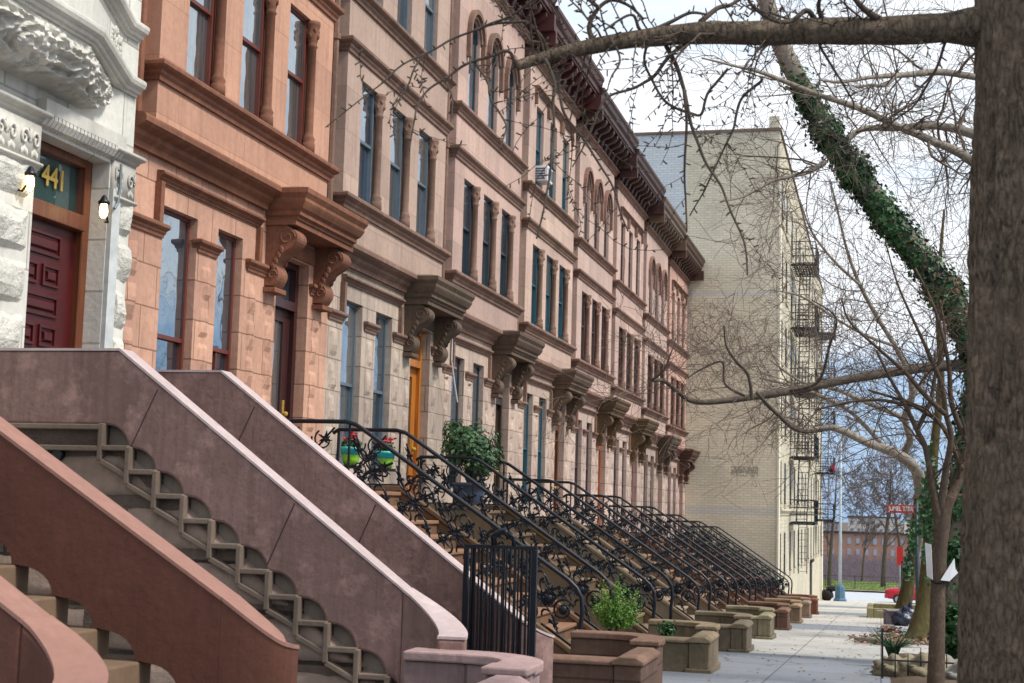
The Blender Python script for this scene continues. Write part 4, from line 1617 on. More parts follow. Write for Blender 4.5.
for i, (a, c, d, e) in enumerate(ops):
    if proto is None:
        proto = window(root, 0, 1.15, 0, 1.7, 0, mwf, mwg)
        MB().box(.0, .10, -.1, 1.25, -.16, -.003).build('sill', mfront, proto)
        KIDS[proto] = list(proto.children)
        q = proto
    else:
        q = copy_tree(proto, root)
    q.location = (AX - .035, a, d)
b = MB()                                           # white painted corner piers
b.box(AX - .01, AX + .06, AY0 - .015, AY0 + .8, -4, 12.6)
b.box(AX - .01, AX + .08, AY1 - 1.6, AY1 + .015, -6, 1.0)
b.build('corner_pier', paint('cream_paint', (222, 214, 192), .7, .15), root)
b = MB()
moulding(b, AY0 + .85, AY1, 1.4, 1.65, .14, AX)
b.build('belt_course', mfront, root)


def fire_escape(y, label):
    r = thing('fire_escape', (AX, y, floors[1]), label, 'fire escape', 'black iron fire escapes on the apartment block')
    for fz in floors[1:]:
        zz = fz - floors[1]
        b = MB()
        for j in range(8): b.box(.03, 1.08, .0 + j * .5, .06 + j * .5, zz - .04, zz + .0)
        for j in range(9): b.box(.1 + j * .115, .16 + j * .115, .0, 3.6, zz + .002, zz + .03)
        b.box(1.0, 1.1, -.05, 3.65, zz - .1, zz - .042)
        b.box(.02, 1.1, -.05, .02, zz - .1, zz - .043)
        pf = b.build('platform', M['iron'], r)
        b = MB()
        for hz in (.32, .62, .95):
            b.box(.02, 1.1, -.05, -.02, zz + hz, zz + hz + .035); b.box(1.07, 1.1, -.018, 3.618, zz + hz, zz + hz + .035); b.box(.02, 1.1, 3.62, 3.65, zz + hz, zz + hz + .035)
        for j in range(10): b.box(1.072, 1.097, j * .39, .022 + j * .39, zz + .03, zz + .95)
        for j in range(4): b.box(.05 + j * .3, .072 + j * .3, -.047, -.024, zz + .03, zz + .95)
        b.build('guard_rail', M['iron'], pf)
    for i in range(len(floors) - 2):
        b = MB()
        z0, z1 = floors[i + 1] - floors[1], floors[i + 2] - floors[1]
        for xx in (.3, .75): b.tube([(xx, .4, z0), (xx, 2.6, z1)], .03, 5)
        for j in range(11):
            t = (j + .5) / 11
            b.box(.3, .75, .4 + 2.2 * t - .06, .4 + 2.2 * t + .06, z0 + (z1 - z0) * t, z0 + (z1 - z0) * t + .025)
        b.build('stair', M['iron'], r)
    b = MB()
    for xx in (.4, .75): b.tube([(xx, .6, -2.2), (xx, .6, 0)], .02, 5)
    for j in range(8): b.tube([(.4, .6, -2.1 + j * .27), (.75, .6, -2.1 + j * .27)], .012, 4)
    b.build('drop_ladder', M['iron'], r)


fire_escape(64.6, 'nearer black iron fire escape zigzagging down the apartment block front')
fire_escape(90.2, 'farther black iron fire escape with a red cushion, by the far corner of the block')
r = thing('window_box', (AX, 91.2, 3.96), 'red flowers spilling on the far fire escape platform', 'window box')
b = MB(); tuft(b, (1.0, 0, .25), .18, 1.0, .25, 260, .16, rng); b.build('blossoms', M['redflower'], r)
MB().box(.8, 1.06, -1., 1., .04, .2).build('trough', M['black'], r)
# two entrance lamps and a dark doorway with awning brackets on the block's front
b = MB()
b.box(AX + .001, AX + .16, 84.0, 86.6, -1.25, -1.1)
b.box(AX + .001, AX + .05, 84.3, 86.3, -4.1, -1.26)
b.build('entrance', M['black'], root)


# ------------------------------------------------------------------ trees
class Tree:
    def __init__(self, name, base, label, group, mtrunk, mtwig, cat='tree'):
        self.root = thing(name, base, label, cat, group)
        self.root.location = base
        self.o = Vector(base)
        self.trunk, self.limb, self.twig, self.low = MB(), MB(), MB(), MB()
        self.m, self.mt = mtrunk, mtwig

    def done(self):
        for mb, n, m_ in ((self.trunk, 'trunk', self.m), (self.limb, 'branches', self.m), (self.twig, 'twigs', self.mt), (self.low, 'low_branches', M['greyb'])):
            if mb.v:
                mb.v = [(x - self.o.x, y - self.o.y, z - self.o.z) for x, y, z in mb.v]
                mb.build(n, m_, self.root, True)
        return self.root


def smooth_path(pts, rs, seg=6):
    out, ro = [], []
    n = len(pts)
    for i in range(n - 1):
        p0, p1, p2, p3 = pts[max(i - 1, 0)], pts[i], pts[i + 1], pts[min(i + 2, n - 1)]
        for s in range(seg):
            t = s / seg
            out.append(.5 * (2 * p1 + (p2 - p0) * t + (2 * p0 - 5 * p1 + 4 * p2 - p3) * t * t + (3 * p1 - p0 - 3 * p2 + p3) * t ** 3))
            ro.append(rs[i] + (rs[i + 1] - rs[i]) * t)
    out.append(pts[-1]); ro.append(rs[-1])
    return out, ro


def guided(pxs, Ys, wpx):
    """branch laid through sighted points: pxs image directions, Ys street distances, wpx apparent widths"""
    n = len(pxs)
    if not hasattr(Ys, '__len__'): Ys = [Ys] * n
    elif len(Ys) == 2: Ys = [Ys[0] + (Ys[1] - Ys[0]) * i / (n - 1) for i in range(n)]
    if len(wpx) == 2: wpx = [wpx[0] + (wpx[1] - wpx[0]) * i / (n - 1) for i in range(n)]
    pts = [at(x, y, Y) for (x, y), Y in zip(pxs, Ys)]
    rs = [w_ * Y / FPX / 2 for w_, Y in zip(wpx, Ys)]
    return smooth_path(pts, rs)


def grow(mb, p, d, L, r, lvl, rng, spread=.6, drop=0., spur=0., nseg=7, kids=5, wig=.22, minr=.0015, sides=4):
    """wandering branch with side shoots"""
    pts, rs = [p], [r]
    q, dd = Vector(p), Vector(d).normalized()
    st = L / nseg
    for i in range(nseg):
        dd = (dd + Vector((rng.gauss(0, wig), rng.gauss(0, wig), rng.gauss(0, wig) - drop))).normalized()
        q = q + dd * st
        pts.append(q.copy())
        rs.append(max(minr, r * (1 - .8 * (i + 1) / nseg)))
    mb.tube(pts, rs, sides if lvl > 0 else 3, False)
    if spur: spurs(mb, pts, rs, rng, spur)
    if lvl > 0:
        for k in range(kids):
            i = rng.randint(1, nseg - 1)
            ax = (pts[i + 1] - pts[i]).normalized()
            side = ax.orthogonal().normalized()
            side.rotate(Matrix.Rotation(rng.uniform(0, 6.28), 3, ax))
            nd = (ax * (1 - spread * .5) + side * spread).normalized()
            grow(mb, pts[i].lerp(pts[i + 1], rng.random()), nd, L * rng.uniform(.4, .7), max(minr, rs[i] * .62), lvl - 1, rng, spread, drop, spur, max(4, nseg - 1), kids, wig, minr, sides)


def spurs(mb, pts, rs, rng, gap):
    """stubby short shoots of a ginkgo twig"""
    acc, k = rng.random() * gap, 0
    for i in range(len(pts) - 1):
        seg = pts[i + 1] - pts[i]
        L = seg.length
        while acc < L and L > 1e-6:
            p = pts[i] + seg * (acc / L)
            ax = seg.normalized()
            s = ax.orthogonal().normalized()
            s.rotate(Matrix.Rotation(k * pi + rng.gauss(.0, .9), 3, ax))
            h = rng.uniform(.018, .036)
            e = p + (s + ax * .35).normalized() * (h + rs[i])
            mb.tube([p, p.lerp(e, .7), e], [.0042, .0048, .003], 4)
            acc += gap * rng.uniform(.6, 1.5)
            k += 1
        acc -= L


def side_shoots(mb, path, rs, n, rng, L, lvl, up=0., lo=.1, hi=1., **kw):
    m_ = len(path)
    for i in range(n):
        j = int((lo + (hi - lo) * (i + rng.random()) / n) * (m_ - 2))
        ax = (path[j + 1] - path[j]).normalized()
        s = ax.orthogonal().normalized()
        s.rotate(Matrix.Rotation(rng.uniform(0, 6.28), 3, ax))
        d = (ax * .45 + s * .9 + Vector((0, 0, up))).normalized()
        grow(mb, path[j], d, L * rng.uniform(.55, 1.2), max(kw.get('minr', .002), rs[j] * rng.uniform(.3, .5)), lvl, rng, **kw)


GT = 'bare street trees along the kerb'
# --- big ginkgo beside the camera
rng = random.Random(21)
GY = 8.0
T = Tree('ginkgo_tree', (.76, GY, ground(GY)), 'big bare ginkgo tree in the right foreground, thick furrowed trunk and a long low limb', GT, M['gink'], M['twig'])
cz = [ground(GY) - .1, .1, .5, 1.2, 2.2, 3.2, 3.9, 4.4, 5.4, 7.]
ctr = [.755, .755, .757, .765, .785, .81, .83, .84, .86, .9]
rad = [.52, .40, .365, .345, .335, .33, .335, .345, .30, .26]
nsd = 150
pts, rr = smooth_path([Vector((c, GY, z)) for c, z in zip(ctr, cz)], rad, 46)
b = T.trunk
for i, (p, r) in enumerate(zip(pts, rr)):
    for k in range(nsd):
        a = 2 * pi * k / nsd
        wv = .5 * noise.noise((cos(a) * 2, sin(a) * 2, p.z * 1.3))
        rdg = 1 - abs(noise.noise((cos(a + wv * .3) * 10, sin(a + wv * .3) * 13, p.z * 2.4))) * 2.4
        n_ = noise.noise((cos(a) * 2.5, sin(a) * 2.5, p.z * .8)) * .024 + .020 * rdg + noise.noise((cos(a) * 26, sin(a) * 26, p.z * 9)) * .012
        b.v.append((p.x + (r + n_) * cos(a), p.y + (r + n_) * sin(a), p.z))
for i in range(len(pts) - 1):
    for k in range(nsd):
        b.f.append((i * nsd + k, i * nsd + (k + 1) % nsd, (i + 1) * nsd + (k + 1) % nsd, (i + 1) * nsd + k))
P, R = guided([(1000, 28), (975, 27), (940, 28), (880, 31), (820, 31), (760, 33), (700, 33), (645, 38), (610, 43), (575, 50), (545, 57), (516, 66)],
              (8.0, 7.4), [52, 38, 30, 28, 27, 25, 23, 19, 17, 15, 13, 11])
T.limb.tube(P, [r * (1 + .1 * noise.noise(p * 6)) for p, r in zip(P, R)], 12)
limbP, limbR = P, R
tw = [
    ([(516, 66), (514, 53), (505, 50), (487, 57), (464, 66), (444, 80), (425, 92), (415, 109), (412, 127), (409, 150)], (7.4, 7.1), (4.4, 1.3)),
    ([(546, 50), (540, 33), (526, 21), (505, 23), (479, 30), (448, 43), (428, 52), (403, 66), (382, 86), (360, 101), (325, 126)], (7.5, 7.0), (4, 1.1)),
    ([(479, 30), (500, 20), (520, 10), (536, -4)], (7.3, 7.2), (3.5, 2)),
    ([(475, 62), (489, 82), (491, 98), (499, 113), (506, 128), (500, 150)], (7.3, 7.1), (3.5, 1.6)),
    ([(444, 80), (450, 98), (452, 118)], (7.2, 7.1), (2.5, 1.2)),
    ([(428, 52), (415, 68), (408, 84), (400, 98), (392, 106)], (7.1, 7.0), (2.4, 1.2)),
    ([(542, 58), (552, 82), (553, 100), (553, 125), (551, 160), (545, 200), (535, 236)], (7.4, 7.2), (4.5, 1.8)),
    ([(548, 58), (557, 82), (565, 108), (582, 138), (600, 165), (616, 200), (627, 232)], (7.5, 7.6), (4, 1.6)),
    ([(592, 40), (589, 26), (598, 9), (612, 1), (630, 6), (645, 20)], (7.6, 7.7), (6, 3)),
    ([(598, 9), (588, 0), (575, -8)], (7.6, 7.6), (5, 3)),
    ([(667, 44), (677, 62), (682, 79), (687, 97), (690, 125), (700, 148), (711, 169), (730, 208), (746, 252), (748, 275)], (7.7, 7.6), (5, 1.6)),
    ([(684, 90), (686, 130), (686, 170), (688, 205), (686, 232)], (7.6, 7.7), (3.6, 1.5)),
    ([(689, 43), (672, 56), (654, 75), (639, 82), (612, 95), (600, 112), (590, 135), (575, 165)], (7.7, 7.5), (4.5, 1.6)),
    ([(650, 42), (645, 60), (652, 80), (665, 100), (676, 108), (690, 112), (701, 113), (708, 92), (727, 69)], (7.7, 8.4), (3, 3)),
    ([(640, 30), (633, 18), (618, 22), (604, 30)], (7.6, 7.5), (4, 2)),
    ([(655, 30), (668, 20), (690, 10), (706, 14)], (7.6, 7.7), (5, 2.5)),
    ([(762, 79), (743, 95), (735, 112), (730, 129), (718, 160), (704, 190), (690, 215)], (8.2, 8.0), (3.6, 1.5)),
    ([(820, 38), (828, 60), (842, 86), (852, 104), (850, 120)], (7.8, 8.0), (3, 1.5)),
    ([(948, 35), (938, 62), (925, 88), (912, 106), (895, 118), (880, 132)], (7.9, 8.2), (3.2, 1.4)),
    ([(880, 20), (862, 8), (850, -6)], (7.8, 7.6), (8, 5)),
    ([(826, 22), (818, 10), (822, -6)], (7.8, 7.6), (6, 3)),
    ([(815, 20), (805, 12), (790, 20), (772, 18), (755, 8), (745, -8)], (7.8, 7.3), (6, 3)),
    ([(700, 22), (716, 8), (730, 4), (745, -6)], (7.7, 7.9), (6, 3)),
    ([(610, 40), (618, 60), (612, 75), (606, 92)], (7.5, 7.4), (3, 1.3)),
]
for px, Y, wp in tw:
    P, R = guided(px, Y, wp)
    P = [p + .022 * Vector((noise.noise(p * 5), noise.noise(p * 5 + Vector((9, 0, 0))), noise.noise(p * 5 + Vector((0, 9, 0))))) * (1 if 0 < q_ else 0) for q_, p in enumerate(P)]
    T.twig.tube(P, R, 6)
    spurs(T.twig, P, R, rng, .05)
    if len(px) > 4:
        side_shoots(T.twig, P, R, 3, rng, .42, 0, 0, .2, .95, spur=.05, wig=.16, drop=.03, minr=.0022)
side_shoots(T.twig, limbP, [.018] * len(limbP), 24, rng, .85, 1, .5, .25, .97, spur=.055, wig=.2, kids=3, minr=.0022)
side_shoots(T.twig, limbP, [.014] * len(limbP), 9, rng, .6, 1, -.5, .2, .95, spur=.055, wig=.14, kids=1, drop=.05, minr=.0022)
T.done()

# --- ivy-clad leaning plane tree
rng = random.Random(22)
IY = 24.0
T = Tree('plane_tree', (at(960, 668, IY).x, IY, ground(IY)), 'leaning pale plane tree cloaked in dark ivy, half hidden by the ginkgo trunk', GT, M['plane'], M['twig2'])
px = [(962, 690), (960, 655), (958, 585), (964, 500), (974, 420), (978, 365), (958, 312), (926, 263), (888, 217), (850, 165), (820, 120), (798, 80), (779, 40), (766, 0), (756, -40)]
wp = [34, 30, 26, 25, 24, 24, 24, 24, 23, 22, 21, 20, 19, 17, 15]
P, R = guided(px, (24, 22.5), wp)
T.trunk.tube(P, R, 12)
ivyP, ivyR = P, R
# second stem, behind the ginkgo
P2, R2 = guided([(975, 480), (1000, 380), (1008, 260), (1003, 160), (1000, 60), (1004, -40)], (24, 25), [22, 20, 18, 17, 15, 13])
T.trunk.tube(P2, R2, 10)
lim = [
    ([(978, 366), (940, 366), (900, 371), (850, 379), (800, 389), (745, 398), (696, 402), (676, 390), (664, 381), (652, 380)], (23.6, 20), [16, 11, 9.5, 8.5, 8, 7, 5, 4.5, 4, 4]),
    ([(845, 142), (863, 129), (899, 128), (938, 126), (975, 135), (1000, 150)], (23, 24.5), [6, 6, 7, 8, 9, 10]),
    ([(1004, 190), (966, 157), (928, 139), (897, 126), (858, 108), (819, 95), (786, 82), (760, 72), (735, 66), (702, 58)], (24.6, 19), [10, 9, 8, 7, 6, 5.5, 5, 4, 3, 2]),
    ([(1003, 82), (975, 77), (940, 72), (904, 75), (873, 77), (842, 82), (820, 80)], (24.6, 21), [9, 7, 7, 6, 4, 3, 2]),
    ([(898, 74), (885, 85), (870, 85), (858, 88)], (22.6, 22), [4, 4, 3, 2]),
    ([(824, 163), (808, 172), (792, 176), (770, 182), (745, 196), (720, 202)], (22.6, 21), [6, 5, 4, 3, 2.4, 1.5]),
    ([(752, 400), (748, 375), (735, 360), (726, 345), (724, 325)], (20.5, 20), [3.6, 3.2, 2.8, 2, 1.4]),
    ([(757, 393), (775, 412), (800, 431), (834, 428)], (20.6, 23), [3, 4, 4, 3]),
    ([(790, 391), (818, 382), (829, 348), (836, 318), (812, 300)], (21, 20), [3, 2.8, 2.6, 2, 1.2]),
    ([(745, 396), (725, 384), (722, 362), (700, 370), (688, 378)], (20.4, 20), [3, 2.5, 2, 2, 1.2]),
    ([(652, 380), (664, 370), (672, 350), (676, 338)], (20, 19.8), [2.5, 2, 1.6, 1]),
]
lims = []
for p_, Y, w_ in lim:
    P, R = guided(p_, Y, w_)
    (T.low if p_[0][1] > 300 else T.limb).tube(P, [r * (1 + .14 * noise.noise(q * 4)) for q, r in zip(P, R)], 8)
    lims.append((P, R))
side_shoots(T.twig, lims[0][0], [.015] * len(lims[0][0]), 22, rng, 1.6, 2, .45, .2, .95, kids=4, wig=.26, minr=.0032)
side_shoots(T.twig, P2, [.03] * len(P2), 26, rng, 3.4, 2, .2, .1, .97, kids=4, wig=.2, minr=.0036)
side_shoots(T.twig, ivyP, [.02] * len(ivyP), 16, rng, 2.2, 2, .2, .4, .97, kids=4, wig=.2, minr=.0036)
for L_ in lims[1:6]: side_shoots(T.twig, *L_, 16, rng, 1.6, 2, .1, .05, .97, kids=4, wig=.22, minr=.0034)
for L_ in lims[6:]: side_shoots(T.twig, *L_, 8, rng, 1.1, 2, .2, .2, .95, kids=3, wig=.24, minr=.003)
# ivy
for (mat, name, n, seed, lo, hi) in ((M['ivy'], 'ivy', 15000, 1, .0, .86), (M['ivydry'], 'dry_ivy', 300, 2, .40, .55)):
    rg = random.Random(seed)
    b = MB()
    m_ = len(ivyP)
    while n > 0:
        t = rg.uniform(lo, hi)
        j = int(t * (m_ - 2))
        p, r = ivyP[j].lerp(ivyP[j + 1], rg.random()), ivyR[j]
        if .12 < t < .20 and rg.random() < .8: continue       # bare trunk near the foot
        dens = 1.0 if t < .63 else max(0, 1 - (t - .63) / .22) ** 1.3
        if rg.random() > dens * (.95 + .7 * noise.noise(p * 2.6)): continue
        ax = (ivyP[j + 1] - ivyP[j]).normalized()
        s = ax.orthogonal().normalized()
        s.rotate(Matrix.Rotation(rg.uniform(0, 6.28), 3, ax))
        th = (.02 + .20 * max(0, noise.noise(p * 1.9)) + .16 * rg.random() ** 4) * (1.0 if t > .2 else 1.5)
        if t < .3: th += .12 * rg.random()
        q = p + s * (r * .9 + th * rg.random() ** .5) + Vector((0, 0, -.06 * rg.random()))
        b.leaf(q - T.o, rg.uniform(.035, .1), s + Vector((rg.uniform(-.5, .5), rg.uniform(-.5, .5), rg.uniform(-.2, .7))), rg)
        n -= 1
    b.build(name, mat, T.root)
T.done()

# --- young multi-stemmed tree with paper tied round it
rng = random.Random(23)
SY = 18.3
sp0 = at(935, 690, SY)
T = Tree('young_street_tree', (sp0.x, SY, ground(SY)), 'slim young tree with white paper tied round its trunk, forking left of the ginkgo', GT, M['sapl'], M['sapl'])
P, R = guided([(935, 705), (937, 640), (938, 590), (940, 550), (942, 525), (945, 508), (950, 496)], SY, [18, 15, 14, 13.5, 15.5, 14, 12])
T.trunk.tube(P, R, 12)
stems = [
    ([(941, 530), (937, 512), (933, 490), (926, 450), (917, 430), (905, 405), (890, 378), (876, 350)], (18.3, 18), [11, 9, 7, 5.5, 5, 4, 3, 2]),
    ([(947, 504), (953, 493), (962, 470), (970, 440), (985, 400)], (18.3, 18.6), [12, 10, 9, 8, 6]),
    ([(940, 520), (942, 500), (946, 470), (951, 437), (946, 414), (942, 386), (930, 356), (918, 330), (898, 285), (885, 240)], (18.3, 17.8), [10, 8, 6.5, 5.5, 5, 4.5, 4, 3, 2, 1.2]),
    ([(917, 430), (930, 402), (936, 372), (945, 340), (940, 300)], (18.2, 18.4), [5, 4, 3.5, 3, 2]),
    ([(945, 414), (925, 395), (905, 372), (880, 350), (850, 322), (842, 300)], (18, 17.4), [5, 5, 4, 3, 2.4, 1.5]),
    ([(962, 470), (945, 430), (925, 412), (900, 400), (868, 390)], (18.4, 18), [5, 4.5, 4, 3, 2]),
    ([(968, 445), (952, 405), (948, 360), (935, 310), (915, 268)], (18.5, 18.2), [6, 5, 4, 3, 2]),
    ([(905, 405), (880, 400), (850, 402), (815, 410)], (18.1, 17.8), [4, 3, 2.5, 1.6]),
]
for p_, Y, w_ in stems:
    P, R = guided(p_, Y, w_)
    T.limb.tube(P, R, 8)
    side_shoots(T.twig, P, R, 9, rng, 1.2, 2, .3, .25, .97, kids=3, wig=.2, minr=.003)
T.done()
r = thing('paper_notice', (sp0.x, SY, 1.0), 'white paper sheets strapped round the slim young tree', 'paper notice')
r.location = (0, 0, 0)
p = at(940, 572, SY)
b = MB()
b.quad((p.x - .17, SY - .04, p.z + .34), (p.x - .10, SY - .09, p.z + .32), (p.x - .085, SY - .1, p.z - .09), (p.x - .15, SY - .05, p.z - .05))
b.quad((p.x + .0, SY - .12, p.z - .09), (p.x + .16, SY - .08, p.z + .17), (p.x + .17, SY - .07, p.z + .05), (p.x + .2, SY - .06, p.z + .0), (p.x + .1, SY - .1, p.z - .1))
pp = b.build('sheet', M['white'], r)
so_ = pp.modifiers.new('thickness', 'SOLIDIFY'); so_.thickness = .004
b = MB()
b.tube([(p.x + .1 * cos(q * pi / 8), SY + .1 * sin(q * pi / 8), p.z - .115 + .01 * sin(q)) for q in range(17)], .014, 5)
b.build('strap', M['black'], r)

# --- mossy trunk behind it
rng = random.Random(24)
PY = 33.0
T = Tree('plane_tree', (at(919, 640, PY).x, PY, ground(PY)), 'mossy yellowish plane trunk with ivy, rising between the slim young tree and the trash bags', GT, M['mossb'], M['twig2'])
P, R = guided([(916, 650), (919, 636), (923, 610), (926, 580), (929, 545), (931, 505), (934, 450), (941, 380), (938, 300), (944, 210)], (33, 34), [34, 25, 16, 13, 12, 11, 9, 7, 5, 2])
T.trunk.tube(P, R, 12)
side_shoots(T.twig, P, [.03] * len(P), 16, rng, 2.4, 2, .3, .4, .97, kids=3, wig=.22, minr=.005)
rt_ = T.done()
rg = random.Random(9)
b = MB()
for i in range(380):
    t = rg.gauss(.4, .28)
    p = at(930 + rg.gauss(0, 6 * (1.1 - abs(t - .5))), 475 + 90 * t + 8 * noise.noise((i * .1, 0, 0)), 32.7 + rg.uniform(-.3, .3))
    b.leaf(p - T.o, rg.uniform(.09, .16), Vector((rg.uniform(-1, 1), -1, rg.uniform(-.3, 1))), rg)
b.build('ivy', M['leaf'], rt_)

# --- farther plane with a stone kerb round its foot and long pale limbs
rng = random.Random(25)
QY = 52.0
T = Tree('plane_tree', (at(903, 612, QY).x, QY, ground(QY)), 'farther plane tree rising from a yellowish stone kerb, crooked pale limbs over the sidewalk', GT, M['mossb'], M['twig2'])
P, R = guided([(901, 618), (904, 605), (909, 580), (914, 550), (918, 515), (921, 485)], QY, [20, 15, 12, 11, 11, 11])
T.trunk.tube(P, R, 10)
T2l = [
    ([(921, 495), (917, 472), (899, 455), (868, 443), (834, 428), (803, 430), (775, 410), (757, 393)], (52, 44), [12, 12, 10, 8, 6.5, 5.5, 4.5, 3]),
    ([(900, 458), (910, 440), (905, 418), (912, 397), (909, 374), (895, 346), (879, 320), (860, 285), (847, 250), (838, 212), (830, 180)], (51, 47), [8, 7, 7, 6, 5.5, 5, 4.5, 4, 3, 2.4, 1.6]),
    ([(888, 451), (853, 414), (823, 397), (790, 385), (760, 378)], (51, 45), [4.5, 4, 3.5, 3, 2]),
    ([(905, 418), (870, 404), (837, 390), (804, 383), (770, 360)], (51, 45), [5, 4.5, 3.5, 2.6, 1.6]),
    ([(912, 397), (935, 360), (945, 320), (925, 280), (920, 240)], (50, 51), [4.5, 4, 3.4, 2.6, 1.6]),
    ([(895, 346), (865, 335), (835, 318), (800, 296), (770, 290)], (49, 46), [3.4, 3, 2.6, 2, 1.2]),
    ([(860, 285), (835, 262), (812, 232), (800, 200)], (48, 47), [3, 2.6, 2, 1.3]),
]
for p_, Y, w_ in T2l:
    P, R = guided(p_, Y, w_)
    T.limb.tube(P, [r_ * (1 + .15 * noise.noise(q * 2)) for q, r_ in zip(P, R)], 8)
    side_shoots(T.twig, P, [min(r_, .06) for r_ in R], 14, rng, 3.2, 2, .25, .15, .97, kids=4, wig=.22, minr=.0055)
rt_ = T.done()
for ch in rt_.children:
    if ch.name.startswith('branches'): ch.data.materials[0] = M['plane']
rg = random.Random(10)
b = MB()
for i in range(200):
    t = rg.random()
    p = at(914 - 7 * t + rg.gauss(0, 2.6), 520 + 60 * t, QY - .3 + rg.uniform(-.2, .2))
    b.leaf(p - T.o, rg.uniform(.1, .17), Vector((rg.uniform(-1, 1), -1, rg.uniform(-.3, 1))), rg)
b.build('ivy', M['ivy'], rt_)
r = thing('tree_kerb', (at(890, 608, QY).x, QY, ground(QY)), 'yellowish stone kerb round the foot of the farther plane tree', 'tree kerb')
b = MB()
x0 = -.75
b.box(x0, x0 + .2, -1.3, 1.6, -.1, .38); b.box(x0 + .202, x0 + 1.9, -1.3, -1.08, -.1, .38); b.box(x0 + .202, x0 + 1.9, 1.38, 1.6, -.1, .38)
b.build('kerb_stone', stone('yellow_stone', (158, 150, 110), streak=.4, moss=.3), r, bevel=.03)

# ------------------------------------------------------------------ small things on the sidewalk
def sack(name, c, s, label, group=None):
    r = thing(name, c, label, 'trash bag', group)
    b = MB()
    b.ball((0, 0, s * .36), s * .5, 28, (1.15, 1, .78), .5)
    for q in range(9):
        a = q * .7
        b.tube([(.1 * s * cos(a), .1 * s * sin(a), s * .82), (.34 * s * cos(a), .34 * s * sin(a), s * .66), (.52 * s * cos(a + .2), .5 * s * sin(a + .2), s * .4)], [s * .05, s * .045, s * .01], 6)
    b.tube([(0, 0, s * .8), (.02, 0, s * .95), (.05, .01, s * 1.08)], [s * .13, s * .07, s * .15], 8)
    o_ = b.build('sack', paint('bag_plastic', (24, 34, 58), .28, .3, scale=14, bump=.9, spec=.6), r, True)
    b = MB(); b.lathe((.015, 0, s * .9), [(s * .085, 0), (s * .09, .03)], 8); b.build('tie', M['black'], r)
    return r


g = ground(43.2)
sack('trash_bag', (at(903, 624, 43.2).x, 43.2, g), .52, 'larger dark blue trash bag beside the cardboard box', 'dark trash bags by the plane trees')
sack('trash_bag', (at(909, 612, 44).x, 43.9, ground(43.9) + .2), .42, 'small dark blue trash bag heaped behind the larger one', 'dark trash bags by the plane trees')
b = MB()
b.box(-.26, .26, -.2, .2, 0, .42)
b.box(-.26, .26, -.42, -.205, .40, .41); b.box(-.48, -.262, -.2, .2, .37, .38)
o_ = b.build('cardboard_box', paint('cardboard', (132, 122, 128), .8, .2), None)
o_.location = (at(894, 620, 44.2).x, 44.2, ground(44.2)); o_.rotation_euler.z = .2
tag(o_, 'grey cardboard box with open flaps left of the trash bags', 'box')
# blue white crumpled plastic on the ground further on
b = MB(); b.ball((0, 0, .14), .3, 14, (1.3, .8, .5), .7)
o_ = b.build('plastic_bag', paint('pale_plastic', (170, 196, 226), .3, .15), None, True)
o_.location = (at(883, 603, 66).x, 66, ground(66)); tag(o_, 'pale blue plastic bag lying on the sidewalk beyond the stone kerb', 'plastic bag')
# dead leaves and sticks
b = MB()
rg = random.Random(4)
for i in range(420):
    x, y = rg.gauss(.15, .35), rg.gauss(31.0, .7)
    b.leaf(Vector((x, y, ground(y) + .03 + rg.random() * .1)), rg.uniform(.07, .13), Vector((rg.uniform(-.6, .6), rg.uniform(-.6, .6), 1)), rg)
for i in range(90):
    x, y = rg.gauss(.2, .12), rg.gauss(36.0, .25)
    b.leaf(Vector((x, y, ground(y) + .04 + rg.random() * .15)), .13, Vector((rg.uniform(-.6, .6), rg.uniform(-.6, .6), 1)), rg)
for i in range(500):
    y = rg.uniform(12, 60); x = rg.uniform(-2, 1.5)
    b.leaf(Vector((x, y, ground(y) + .012)), rg.uniform(.03, .06), Vector((rg.uniform(-.3, .3), rg.uniform(-.3, .3), 1)), rg)
tag(b.build('fallen_leaves', leafy('dead_leaf', (136, 96, 68), (92, 70, 56), 3)), 'brown dead leaves drifted on the sidewalk by the plane trees', 'leaf litter', kind='stuff')
b = MB()
b.tube([(-.5, 30.4, ground(30.4) + .06), (0, 30.2, ground(30.2) + .09), (.6, 30.6, ground(30.6) + .06)], [.05, .06, .04], 8)
tag(b.build('fallen_branch', M['plane'], None, True), 'short pale broken branch lying across the sidewalk', 'fallen branch')
b = MB()
for (px_, py, q) in ((848, 652, .05),): pass
# stones edging the tree pit
rg = random.Random(8)
ps = [(898, 668, 20.6, .22), (912, 662, 21.4, .20), (928, 672, 20.2, .26), (950, 668, 20.6, .24), (962, 678, 19.8, .2), (888, 662, 22.0, .14)]
labs = ['yellowish lump of rock at the left end of the tree pit edging', 'yellowish rock second from the left in the tree pit edging', 'largest pale rock, just left of the slim young tree',
        'grey rock close right of the slim young tree', 'grey rock against the ginkgo trunk in the tree pit', 'smallest rock, behind the low black pit fence']
for (x, y, Y, s), lab in zip(ps, labs):
    b = MB(); b.ball((0, 0, 0), s, 26, (1.3, 1, .75), .7)
    o_ = b.build('edging_rock', stone('rock_%d' % int(x % 7), (146, 136, 112) if x < 930 else (136, 132, 126), streak=.1, bump=.8), None, True)
    o_.location = (at(x, y, Y).x, Y, ground(Y) + s * .35)
    tag(o_, lab, 'rock', 'rocks edging the tree pit')
